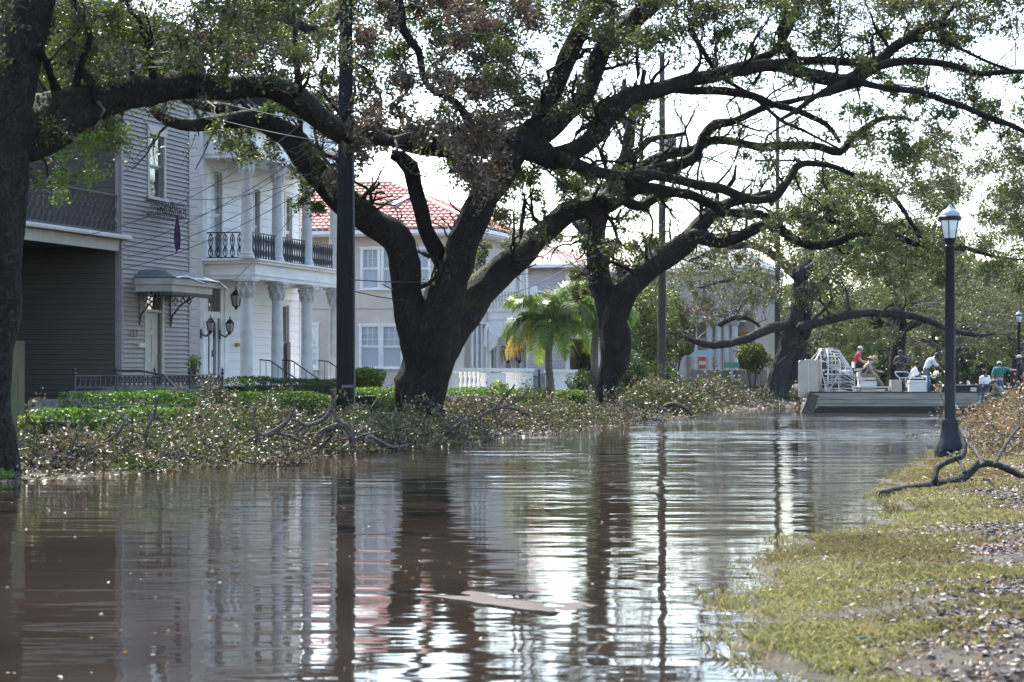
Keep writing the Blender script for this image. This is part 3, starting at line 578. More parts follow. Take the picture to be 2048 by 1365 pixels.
def house(name, label, s, t, z=0.0, group=None):
    o = empty(name, W(s, t, z), ROT); return tag(o, label, 'house', group)
def wall_with_openings(L, H, ops, th=.18):
    """one wall panel mesh, x 0..L, outer face at y=0, openings (xa,xb,za,zb) cut out"""
    xs = sorted({0, L, *[v for o in ops for v in o[:2]]}); zs = sorted({0, H, *[v for o in ops for v in o[2:]]})
    mb = MB()
    for z0, z1 in zip(zs, zs[1:]):
        run = None
        for x0, x1 in zip(xs, xs[1:]):
            c = ((x0+x1)/2, (z0+z1)/2); hole = any(a < c[0] < b and e < c[1] < f for a, b, e, f in ops)
            if hole:
                if run is not None: mb.box((run, 0, z0), (x0, th, z1)); run = None
            elif run is None: run = x0
        if run is not None: mb.box((run, 0, z0), (L, th, z1))
    return mb
BOARD_ME = {}
def board_mesh(p, m, prof):
    k = (p, m.name, prof)
    if k not in BOARD_ME:
        b = MB()
        if prof == 'lap': b.prismx([(.0, 0), (-.04, 0), (-.04, .012), (-.006, p*.97), (-.006, p), (0, p*1.02)], 0, 1)
        else: b.prismx([(0, .009), (-.022, .009), (-.03, .022), (-.03, p-.016), (-.022, p-.003), (0, p-.003)], 0, 1)
        BOARD_ME[k] = b.mesh('siding_board', m)
    return BOARD_ME[k]
def orient(face): return (0, 0, 0) if face == 'S' else (0, 0, -math.pi/2)
def loc_on(face, org, x, z, out=0.0):
    """org: wall start (x,y); returns local position x along the wall, z up, out towards the viewer"""
    return (org[0] + x, org[1] - out, z) if face == 'S' else (org[0] - out, org[1] - x, z)
def siding(root, face, org, L, z0, H, pitch, m, ops=(), prof='lap', out=.0, jitter=.0):
    me = board_mesh(pitch, m, prof); n = int(H / pitch + .5)
    for i in range(n):
        z = z0 + i * pitch; c = z + pitch / 2; segs = [(0, L)]
        for a, b, e, f in ops:
            if e < c < f:
                ns = []
                for u, v in segs:
                    if b <= u or a >= v: ns.append((u, v)); continue
                    if a > u: ns.append((u, a))
                    if b < v: ns.append((b, v))
                segs = ns
        for u, v in segs:
            if v - u > .03: inst('siding_board', me, root, loc_on(face, org, u, z, out + rnd.uniform(0, jitter)), orient(face), (v - u, 1, 1))
def window(root, face, org, x, z, w, h, m, sash=('mid',), cols=1, rows=1, curtain=None, fw=.11, name='window', sill=True, deep=.1, glass=None, head=0.0, label=None, lites_top_only=False):
    f = MB(); o = .045
    f.box((-fw, -o, -.0), (0, .08, h)); f.box((w, -o, -.0), (w+fw, .08, h)); f.box((-fw-.03, -o-.02, h), (w+fw+.03, .08, h+fw+head))
    wo = inst(name, f.mesh(name, m), root, loc_on(face, org, x, z), orient(face))
    if label: wo['label'] = label
    if sill: MB().box((-fw-.05, -.1, -.07), (w+fw+.05, .09, 0)).build('sill', m, wo)
    g = glass or GLASS
    parts = [(0, h)] if sash is None else [(0, h*.5), (h*.5, h)]
    for i, (a, b) in enumerate(parts):
        y = deep - .045 * i; t = .05
        sb = MB().box((0, y-.02, a), (t, y+.02, b)).box((w-t, y-.02, a), (w, y+.02, b)).box((t, y-.02, a), (w-t, y+.02, a+t)).box((t, y-.02, b-t), (w-t, y+.02, b))
        sb.build('sash', m, wo)
        MB().box((t, y-.003, a+t), (w-t, y+.003, b-t)).build('pane', g, wo)
        if (cols > 1 or rows > 1) and (not lites_top_only or i == len(parts)-1):
            mu = MB(); e = .02
            for c in range(1, cols): xx = t + (w-2*t) * c / cols; mu.box((xx-e/2, y-.014, a+t), (xx+e/2, y-.0035, b-t))
            for r in range(1, rows): zz = a+t + (b-a-2*t) * r / rows; mu.box((t, y-.014, zz-e/2), (w-t, y-.0035, zz+e/2))
            mu.build('muntin', m, wo)
    if curtain: MB().box((.02, deep+.025, .02), (w-.02, deep+.035, h-.02)).build('curtain', curtain, wo)
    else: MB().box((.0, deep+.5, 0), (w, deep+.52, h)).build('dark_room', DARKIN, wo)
    return wo
def tuscan(mb, r, h): pass
def column(root, x, y, z, h, r, m, n=18):
    c = MB().lathe([(r*1.35,0),(r*1.35,.08),(r*1.2,.1),(r*1.25,.16),(r*1.05,.2),(r,.24),(r*.99,h*.35),(r*.86,h-.62),(r*.95,h-.6),(r*.95,h-.56),(r*.86,h-.55)], n)
    o = c.build('column', m, root, (x, y, z), True)
    cp = MB().lathe([(r*.86,0),(r*.95,.02),(r*1.0,.12),(r*.95,.14),(r*1.12,.2),(r*1.25,.34),(r*1.08,.35),(r*1.3,.44),(r*1.5,.5)], n)
    for k in range(8):        # acanthus leaves in two tiers and corner volutes
        a = 2*math.pi*k/8; ca, sa = math.cos(a), math.sin(a)
        cp.tube([(ca*r*.95, sa*r*.95, .02), (ca*r*1.15, sa*r*1.15, .14), (ca*r*1.35, sa*r*1.35, .2), (ca*r*1.4, sa*r*1.4, .15)], [.055,.06,.045,.02], 5)
        a += math.pi/8; ca, sa = math.cos(a), math.sin(a)
        cp.tube([(ca*r*1.0, sa*r*1.0, .16), (ca*r*1.2, sa*r*1.2, .34), (ca*r*1.55, sa*r*1.55, .42), (ca*r*1.58, sa*r*1.58, .35)], [.05,.055,.045,.02], 5)
    q = r*1.55; cp.box((-q,-q,.5), (q,q,.585))
    cp.build('capital', m, o, (0, 0, h-.585))
    return o
def baluster_iron(h=.82, w=.19):
    """one cast-iron lyre unit"""
    b = MB(); z = .06
    for sx in (-1, 1):
        b.tube([(sx*.012,0,0),(sx*w*.34,0,h*.12),(sx*w*.36,0,h*.26),(sx*w*.12,0,h*.42),(sx*w*.3,0,h*.58),(sx*w*.38,0,h*.75),(sx*w*.22,0,h*.9),(0,0,h*.97)], .017, 4)
        b.tube([(0,0,h*.2),(sx*w*.2,0,h*.3),(0,0,h*.42)], .012, 4); b.tube([(0,0,h*.62),(sx*w*.18,0,h*.72),(0,0,h*.82)], .012, 4)
    b.tube([(0,0,0),(0,0,h)], .012, 4); b.lathe([(.01,h*.4),(.035,h*.43),(.01,h*.46)], 6)
    return b.mesh('baluster', IRON)
def railing(root, a, b, z, h, unit, pitch, m, name='railing'):
    a = Vector((*a, z)); b = Vector((*b, z)); L = (b-a).length; d = (b-a).normalized(); ang = math.atan2(d.y, d.x)
    r = MB().box((0,-.025,h-.04), (L,.025,h)).box((0,-.02,.04), (L,.02,.075))
    o = r.build(name, m, root, tuple(a), rot=(0, 0, ang))
    n = int(L / pitch)
    for i in range(n): inst('baluster', unit, o, ((i+.5)*L/n, 0, .07), (0,0,0), (1,1,(h-.11)/.82))
    return o

# ------------------------------------------------------------------ grey clapboard house
def grey_house():
    t = 24.8; s0 = s_of(240, t); s1 = s_of(378, t); L = s1 - s0
    H = house('grey_house', 'grey clapboard house with a panelled cream door under a small bracketed canopy', s0, t)
    Ym = dof_t(300, t); zb = .95; zt = 10.9
    def X(px, tt=t): return s_of(px, tt) - s0
    # street front
    wd = (X(297), X(326), z_of(396, dof_t(312,t)), z_of(272, dof_t(312,t)))
    dr = (X(291), X(322), zb + .1, z_of(587, dof_t(305,t)))
    ops = [wd, dr]
    w = wall_with_openings(L, zt - zb, [(a, b, c-zb, d-zb) for a, b, c, d in ops]); w.build('wall', GREYP, H, (0, 0, zb))
    fr = .13
    so = [(wd[0]-fr-.03, wd[1]+fr+.03, wd[2]-.1, wd[3]+fr+.16), (dr[0]-fr-.02, dr[1]+fr+.02, 0, dr[3]+fr)]
    siding(H, 'S', (.12, 0), L-.24, zb+.3, zt-zb-.3, .125, GREYP, [(a-.12, b-.12, c, d) for a, b, c, d in so], jitter=.003)
    MB().box((.0, -.04, zb), (L, -.0, zb+.29)).build('skirt_board', MAUVE, H)
    for x in (0, L-.12): MB().box((x, -.045, zb+.3), (x+.12, 0, zt)).build('corner_board', MAUVE, H)
    MB().box((-.045, 0, zb+.3), (0, .12, zt)).build('corner_board', MAUVE, H)
    window(H, 'S', (0, 0), wd[0], wd[2], wd[1]-wd[0], wd[3]-wd[2], CREAMT, head=.12, fw=fr, deep=.1)
    # door leaf, transom, panels
    dw = dr[1]-dr[0]; f = MB().box((-fr,-.05,0),(0,.1,dr[3]-dr[2])).box((dw,-.05,0),(dw+fr,.1,dr[3]-dr[2])).box((-fr,-.06,dr[3]-dr[2]),(dw+fr,.1,dr[3]-dr[2]+fr)).box((0,-.02,dr[3]-dr[2]-.52),(dw,.1,dr[3]-dr[2]-.45))
    fo = f.build('door_frame', CREAMT, H, (dr[0], 0, dr[2]))
    hh = dr[3]-dr[2]-.53
    MB().box((.01,.1,hh+.08),(dw-.01,.11,hh+.52)).build('transom_pane', GLASS, fo)
    dd = MB().box((.01,.09,.01),(dw-.01,.13,hh)); do = dd.build('door', CREAMT, H, (dr[0], 0, dr[2]))
    for a, b in ((.12,.44),(.56,.88)):
        for c, e in ((.06,.3),(.38,.72),(.79,.93)):
            MB().prism([(a*dw,c*hh),(b*dw,c*hh),(b*dw,e*hh),(a*dw,e*hh)], .072, .0895).build('panel', CREAMT, do)
    MB().lathe([(.0,0),(.03,.01),(.03,.05),(0,.06)], 8).build('handle', mat('brass', (.4,.3,.1), .35, .8), do, (dw*.92, .05, hh*.45), rot=(R(90),0,0))
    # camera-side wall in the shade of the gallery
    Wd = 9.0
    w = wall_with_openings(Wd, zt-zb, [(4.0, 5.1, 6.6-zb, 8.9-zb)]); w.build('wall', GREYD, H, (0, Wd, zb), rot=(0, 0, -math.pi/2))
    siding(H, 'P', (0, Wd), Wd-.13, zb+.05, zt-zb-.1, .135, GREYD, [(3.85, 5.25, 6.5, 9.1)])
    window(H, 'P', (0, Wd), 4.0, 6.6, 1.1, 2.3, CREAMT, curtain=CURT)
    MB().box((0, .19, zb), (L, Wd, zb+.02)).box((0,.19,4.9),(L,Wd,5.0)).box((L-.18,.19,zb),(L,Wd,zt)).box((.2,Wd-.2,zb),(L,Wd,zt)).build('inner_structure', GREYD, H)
    # foundation
    MB().box((.02,.03,-.2),(L-.02,Wd,zb)).build('foundation', STONE, H)
    # cornice and low roof
    MB().prismx([(-.55,0),(-.55,.14),(-.35,.22),(-.0,.22),(-.0,-.3),(-.06,-.3),(-.12,-.1)], -.5, L+.5).build('cornice', MAUVE, H, (0,0,zt))
    MB().prismx([(-.7,0),(Wd/2,1.6),(Wd+.5,0)], -.6, L+.6).build('roof', SLATE, H, (0,0,zt+.23))
    # gallery towards the camera: deck, beam, iron railing, shaded carport below
    g = 8.5; zd = z_of(470, dof_t(240,t)); zu = z_of(503, dof_t(240,t))
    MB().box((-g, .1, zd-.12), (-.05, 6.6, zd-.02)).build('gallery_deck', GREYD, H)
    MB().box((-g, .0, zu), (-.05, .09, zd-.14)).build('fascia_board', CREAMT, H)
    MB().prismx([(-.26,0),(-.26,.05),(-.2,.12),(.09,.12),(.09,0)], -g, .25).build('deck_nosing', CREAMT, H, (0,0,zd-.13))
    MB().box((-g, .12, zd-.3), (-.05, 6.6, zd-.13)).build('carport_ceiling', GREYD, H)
    MB().box((-g-.2, 6.6, -.1), (-.1, 6.8, 10.6)).build('light_stop_wall', GREYD, H)  # unseen wall added behind the carport so no light comes through
    MB().box((-g-.4, -.4, 10.4), (-.05, 7.2, 10.6)).build('added_shade_roof', GREYD, H)  # roof added above the gallery to keep the siding under it dark
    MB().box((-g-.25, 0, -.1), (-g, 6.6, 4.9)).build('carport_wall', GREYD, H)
    for x in (-g+.1,): MB().box((x, .0, zd), (x+.14, .14, 10.4)).build('gallery_post', GREYD, H)
    lace = MB(); lw = .3
    for k in range(3):
        for sx in (-1, 1):
            lace.tube([(0,0,k*.3),(sx*.12,0,k*.3+.08),(sx*.13,0,k*.3+.2),(0,0,k*.3+.27),(sx*-.06,0,k*.3+.18)], .014, 4)
    lace.tube([(-.15,0,0),(-.15,0,.82)], .012, 4)
    railing(H, (-g+.2, .05), (-.1, .05), zd, 1.05, lace.mesh('baluster', IRONG), .3, IRONG, 'iron_balcony_railing')
    # small canopy over the door
    t2 = 23.7; c0 = s_of(344, t2) - s0; c1 = s_of(425, t2) - s0; dp = t - t2
    zc = z_of(583, dof_t(344, t2)); ze = z_of(556, dof_t(344, t2))
    C = MB().box((c0,-dp,zc),(c1,-.03,zc+.2)).prismx([(-.03,0),(-dp,0),(-dp-.1,.16),(-dp-.1,.24),(-.03,.24)], c0, c1).build('door_canopy', CREAMT, H)
    C.data.transform(Matrix.Identity(4))
    bpy.data.objects.remove(C)
    C = MB().box((c0,-dp,zc),(c1,-.03,zc+.19)).box((c0-.06,-dp-.08,zc+.191),(c1+.06,-.03,ze)).build('door_canopy', CREAMT, H)
    rf = MB().add([(c0-.1,-dp-.12,ze+.02),(c1+.1,-dp-.12,ze+.02),(c1+.1,-.03,ze+.02),(c0-.1,-.03,ze+.02),(c0+.4,-.03,ze+.26),(c1-.4,-.03,ze+.26),(c0+.5,-dp*.6,ze+.24),(c1-.5,-dp*.6,ze+.24)],
                  [(0,3,2,1),(0,1,7,6),(6,7,5,4),(3,0,6,4),(1,2,5,7),(2,3,4,5)]); rf.build('canopy_roof', SLATE, C)
    val = MB()
    for k in range(26):
        x = c0 + .06 + k * (c1-c0-.12) / 26; val.prism([(x,0),(x+.085,0),(x+.085,-.06),(x+.043,-.12),(x,-.06)], -dp+.01, -dp+.03)
    for k in range(9):
        y = -dp + .05 + k * dp / 9.5; val.prismx([(y,0),(y+.09,0),(y+.045,-.12)], c0+.01, c0+.03)
    val.build('valance', GREYD, C, (0,0,zc-.002))
    for x in (c0+.25, c1-.5):
        br = MB().tube([(x,-.04,zc-.9),(x,-.1,zc-.6),(x,-.35,zc-.3),(x,-.8,zc-.05)], [.03,.03,.025,.02], 6)
        br.tube([(x,-.04,zc-.75),(x,-.04,zc-.02)], .025, 6).tube([(x,-.04,zc-.04),(x,-.85,zc-.04)], .022, 6)
        for q in (.2,.42,.6): br.tube([(x,-q,zc-.08),(x,-q-.08,zc-.2),(x,-q,zc-.28),(x,-q+.08,zc-.2),(x,-q,zc-.1)], .02, 5)
        br.build('bracket', IRONG, C)
    gut = MB()
    gut.tube([(c0-.08,-dp-.14,ze),(c0+.6,-dp-.16,ze+.06),(c0+1.3,-dp-.35,ze-.1)], .03, 6).tube([(c0+1.2,-dp-.12,ze+.02),(c1+.1,-dp-.14,ze),(c1+.25,-dp-.35,ze-.22)], .03, 6)
    gut.build('torn_gutter', mat('bent_aluminium', (.5,.5,.5), .4, .6), C)
    # window box hanging under the upper window with a purple banner
    bx = MB(); x0, x1 = X(289), X(346)
    for k in range(14):
        x = x0 + (x1-x0)*k/13; bx.tube([(x,-.38,-.38),(x+.05,-.38,-.25),(x-.03,-.38,-.12),(x,-.38,0)], .012, 4)
    for y in (-.04,-.38):
        for z in (-.38, 0): bx.tube([(x0,y,z),(x1,y,z)], .014, 4)
    for x in (x0, x1): bx.tube([(x,-.04,-.38),(x,-.38,-.38),(x,-.38,0),(x,-.04,0)], .014, 4)
    wb = bx.build('window_box', IRONG, H, (0,0,wd[2]-.14))
    C_ = np.stack([rng.uniform(x0,x1,160), rng.uniform(-.4,-.05,160), rng.uniform(-.36,.02,160)],1)
    V,Q = leaf_quads(C_, .09); tag(inst('wilted_plants', np_mesh('wilted_plants', V, Q, DEAD, tints(160, [(.05,.05,.03),(.1,.09,.06)])), wb), kind='stuff')
    PUR = mat('purple_cloth', (.07,.03,.11), .8, c2=(.05,.02,.08))
    fx = X(321); zf = wd[2]-.5
    fl = MB(); NN = 7
    vs = []; fs = []
    for i in range(NN+1):
        for k in range(5):
            w_ = .1 + .14*math.sin(min(1,i/5.5)*1.6); vs.append((fx + (k/4-.5)*w_, -.5 + .05*math.sin(k*2.3+i*.4), zf - i*.13 - (.12 if i==NN and k==2 else 0)))
    for i in range(NN):
        for k in range(4): a=i*5+k; fs.append((a,a+1,a+6,a+5))
    fl.add(vs, fs); fl.tube([(fx,-.05,zf+.1),(fx,-.55,zf+.02)], .018, 6)
    f_ = fl.build('banner', PUR, None); f_.location = H.matrix_basis @ Vector((0,0,0)); f_.rotation_euler = (0,0,ROT)
    tag(f_, 'limp purple banner hanging below the upper window box', 'banner')
    # mailbox, brass number plate
    MB().box((X(272),-.12,2.28),(X(284),-.042,2.4)).build('mailbox', mat('pale_plate', (.6,.56,.42), .5), H)
    pl = MB()
    xa, xb = X(256.5), X(271)
    for i, dg in enumerate(('1','2','3')):
        pass
    for q in range(3): MB().box((xa+.05+q*.2,-.055,2.6),(xa+.13+q*.2,-.042,2.76)).box((xa+.02+q*.2,-.055,2.575),(xa+.16+q*.2,-.042,2.598)).build('house_numeral', mat('dull_brass', (.26,.22,.13), .5), H)
    return H
grey_house()

# ------------------------------------------------------------------ white columned house
UNIT = baluster_iron()
def lantern(name, root, loc, s=1.0):
    b = MB(); b.lathe([(.02,.42),(.06,.4),(.15,.3),(.16,.28),(.13,.27)], 6); b.lathe([(.09,0),(.1,.02),(.05,-.03),(.02,-.09)], 6)
    for k in range(6):
        a = 2*math.pi*(k+.5)/6; b.tube([(math.cos(a)*.095,math.sin(a)*.095,.01),(math.cos(a)*.14,math.sin(a)*.14,.28)], .012, 4)
    b.tube([(0,0,.42),(0,0,.5)], .02, 6)
    o = b.build(name, IRON, root, loc); o.scale = (s, s, s)
    MB().lathe([(.08,.02),(.125,.27)], 6).build('lamp_glass', mat('frosted_glass', (.5,.5,.48), .2), o)
    return o
def white_house():
    t = 27.1; tc = 25.5; s0 = s_of(404, t); s1 = s_of(598, t); L = s1 - s0
    H = house('white_house', 'white two-storey house with Corinthian columns and black iron balcony railings', s0, t)
    def X(px, tt=t): return s_of(px, tt) - s0
    zf = 1.15; ze0 = 4.55; zu = 5.18; zc = 8.95 - .3; zt = 10.4; yc = tc - t
    cols = [493, 554.5, 614, 669]; cx = [X(p, tc) for p in cols]
    # openings (x from px on the street wall)
    du = [(X(425), X(442), zu+.1, 8.05), (X(507), X(517.5), zu+.1, 7.75), (X(570), X(582), zu+.1, 7.75)]
    dl = [(X(413), X(439), zf+.05, 3.35), (X(413), X(439), 3.55, 4.3), (X(563), X(576), zf+.1, 3.95)]
    allw = du + dl
    wall_with_openings(L, zt-zf, [(a,b,c-zf,d-zf) for a,b,c,d in allw]).build('wall', WHITE, H, (0,0,zf))
    so = [(a-.14,b+.14,c-.05,d+.14) for a,b,c,d in allw] + [(X(404), X(452), zf, 4.5)]
    siding(H, 'S', (.32,0), L-.34, zf, zt-zf, .27, WHITE, [(a-.32,b-.32,c,d) for a,b,c,d in so], prof='groove')
    # camera-side wall with quoined boards
    Wd = 10.0
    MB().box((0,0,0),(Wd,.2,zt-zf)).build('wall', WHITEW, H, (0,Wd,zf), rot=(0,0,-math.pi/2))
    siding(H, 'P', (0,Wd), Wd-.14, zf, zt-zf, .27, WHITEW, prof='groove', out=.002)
    MB().box((-.08,-.06,zf),(.26,.13,zt)).build('corner_pilaster', WHITEW, H)
    MB().box((L-.06,-.05,zf),(L+.06,.1,zt)).build('corner_board', WHITEW, H)
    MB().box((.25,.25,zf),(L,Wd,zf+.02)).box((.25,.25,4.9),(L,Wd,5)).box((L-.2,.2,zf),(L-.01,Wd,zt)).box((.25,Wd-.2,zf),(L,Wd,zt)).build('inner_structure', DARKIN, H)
    MB().box((.0,.02,-.3),(L,Wd,zf)).build('foundation', STONE, H)
    for i, (a,b,c,d) in enumerate(du): window(H, 'S', (0,0), a, c, b-a, d-c, WHITEW, sash=('mid',), cols=2, rows=2, fw=.12, curtain=None if i else CURT, sill=False)
    a,b,c,d = dl[2]; window(H, 'S', (0,0), a, c, b-a, d-c, WHITEW, fw=.12, sill=False)
    # louvred shutter folded beside the ground-floor window
    sh = MB().box((0,-.07,0),(.35,-.04,d-c)); so_ = sh.build('shutter', mat('maroon_shutter', (.09,.05,.055), .6), H, (b+.13-.13-.36, -.02, c))
    so_.location = (b-.33, -.02, c); so_.scale = (1,1,.52)
    # double entrance door with transom, surround
    a,b,c,d = dl[0]; dw = b-a; dh = d-c
    f = MB().box((-.5,-.1,0),(-.25,0,3.2)).box((dw+.25,-.1,0),(dw+.5,0,3.2)).box((-.55,-.16,3.2),(dw+.55,0,3.34)).box((-.25,-.05,0),(0,.12,3.1)).box((dw,-.05,0),(dw+.25,.12,3.1)).box((0,-.02,dh),(dw,.12,dh+.2)).box((-.25,-.05,3.11),(dw+.25,.1,3.19))
    fo = f.build('door_surround', WHITE, H, (a,0,c))
    MB().box((.02,.08,dh+.21),(dw-.02,.09,dh+.94)).build('transom_pane', GLASS, fo)
    for k in range(2):
        x = k*dw/2; dd = MB().box((x+.01,.06,0),(x+.13,.1,dh-.01)).box((x+dw/2-.13,.06,0),(x+dw/2-.01,.1,dh-.01)).box((x+.13,.06,0),(x+dw/2-.13,.1,.3)).box((x+.13,.06,dh-.16),(x+dw/2-.13,.1,dh-.01))
        do = dd.build('door', WHITE, H, (a,0,c)); MB().box((x+.13,.075,.3),(x+dw/2-.13,.085,dh-.16)).build('pane', GLASS, do)
        if k: MB().box((x+.03,.03,.9),(x+.08,.059,1.1)).build('handle', IRON, do)
    # sconces with arms, hanging lantern, mailbox
    for px in (401, 440):
        x = X(px); o = MB().tube([(x,-.02,2.82),(x,-.2,2.74),(x,-.34,2.9)], .03, 6).box((x-.06,-.04,2.67),(x+.06,0,2.97)).build('wall_sconce', IRON, H); lantern('lantern', o, (x,-.34,2.9), 1.0)
    xl = X(471, 26.4)
    hl = lantern('lantern', H, (xl, yc*.45, 3.72), 1.25); MB().tube([(0,0,.5),(0,0,.72)], .012, 5).build('chain', IRON, hl)
    MB().box((X(468),-.14,2.45),(X(475),-.03,2.56)).build('mailbox', mat('brass', (.4,.3,.1), .35, .8), H)
    # porch floors, entablatures
    e = .3; xa = -.05; xb = cx[-1] + .45; yo = yc - .3
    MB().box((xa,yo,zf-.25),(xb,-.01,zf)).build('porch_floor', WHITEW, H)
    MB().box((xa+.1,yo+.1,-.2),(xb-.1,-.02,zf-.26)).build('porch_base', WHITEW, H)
    def entab(z0, z1, nm):
        o = MB().box((xa+.12,yo+.12,z0),(xb-.12,yo+.5,z1-.14)).box((xa+.12,yo+.51,z0),(xa+.5,-.02,z1-.14)).box((xb-.5,yo+.51,z0),(xb-.12,-.02,z1-.14)).build(nm, WHITE, H)
        for off, a_, b_ in ((.0, z1-.139, z1-.05), (-.08, z1-.049, z1)):
            MB().box((xa+off,yo+off,a_),(xb-off,-.03,b_)).build('cornice_moulding', WHITE, o)
        MB().box((xa+.08,yo+.08,z0+.12),(xb-.08,yo+.117,z0+.16)).box((xa+.08,yo+.118,z0+.12),(xa+.117,-.03,z0+.16)).build('cornice_moulding', WHITE, o)
        return o
    entab(ze0, zu, 'entablature'); MB().box((xa+.51,yo+.51,ze0+.1),(xb-.51,-.02,ze0+.14)).build('porch_ceiling', WHITEW, H)
    entab(8.4, 9.35, 'entablature'); MB().box((xa+.51,yo+.51,8.5),(xb-.51,-.02,8.54)).build('porch_ceiling', WHITEW, H)
    MB().box((xa+.3,yo+.3,9.351),(xb-.3,-.03,10.1)).build('parapet', WHITE, H)
    for x in cx:
        column(H, x, yc, zf, ze0-zf, .2, STONEW); column(H, x, yc, zu, 8.4-zu, .18, STONEW)
    # balcony railings between the columns
    ends = [(0.1, yc)] 
    railing(H, (.12, -.12), (.12, yc), zu, .87, UNIT, .215, IRON, 'balcony_railing')
    railing(H, (.12, yc-.05), (cx[0]-.2, yc-.05), zu, .87, UNIT, .215, IRON, 'balcony_railing') if cx[0] > .6 else None
    for p, q in zip(cx, cx[1:]): railing(H, (p+.2, yc), (q-.2, yc), zu, .87, UNIT, .215, IRON, 'balcony_railing')
    # entrance steps with curved handrails between the first two columns
    for k in range(6): MB().box((cx[0]+.3,yo-.3*(k+1),-.1),(cx[1]-.3,yo-.3*k-.002,zf-.17*(k+1))).build('step', STONE, H)
    for x in (cx[0]+.35, cx[1]-.35, cx[2]+.3):
        r_ = MB().tube([(x,yo,zf+.85),(x,yo-.35,zf+.82),(x,yo-1.0,zf+.4),(x,yo-1.7,zf-.05)], .022, 6)
        for k in range(9):
            y = yo - .02 - k*.2; z1_ = float(np.interp(-(y-yo), [0,.35,1,1.7], [.85,.82,.4,-.05])) + zf; r_.tube([(x,y,z1_-.78),(x,y,z1_)], .011, 4)
        r_.tube([(x,yo-1.7,zf-.95),(x,yo-1.7,zf+.1)], .03, 6); r_.build('stair_railing', IRON, H)
    # roof
    MB().prismx([(yo-.3,0),(Wd/2,1.5),(Wd+.4,0)], -.4, L+.4).build('roof', SLATE, H, (0,0,zt+.02))
    MB().box((-.3,-.3,10.1),(L+.3,Wd,zt)).build('eaves_box', WHITE, H)
    MB().box((L*.62,2.5,10.6),(L*.62+.7,3.2,13.0)).build('chimney', BRICKR, H)
    return H
white_house()

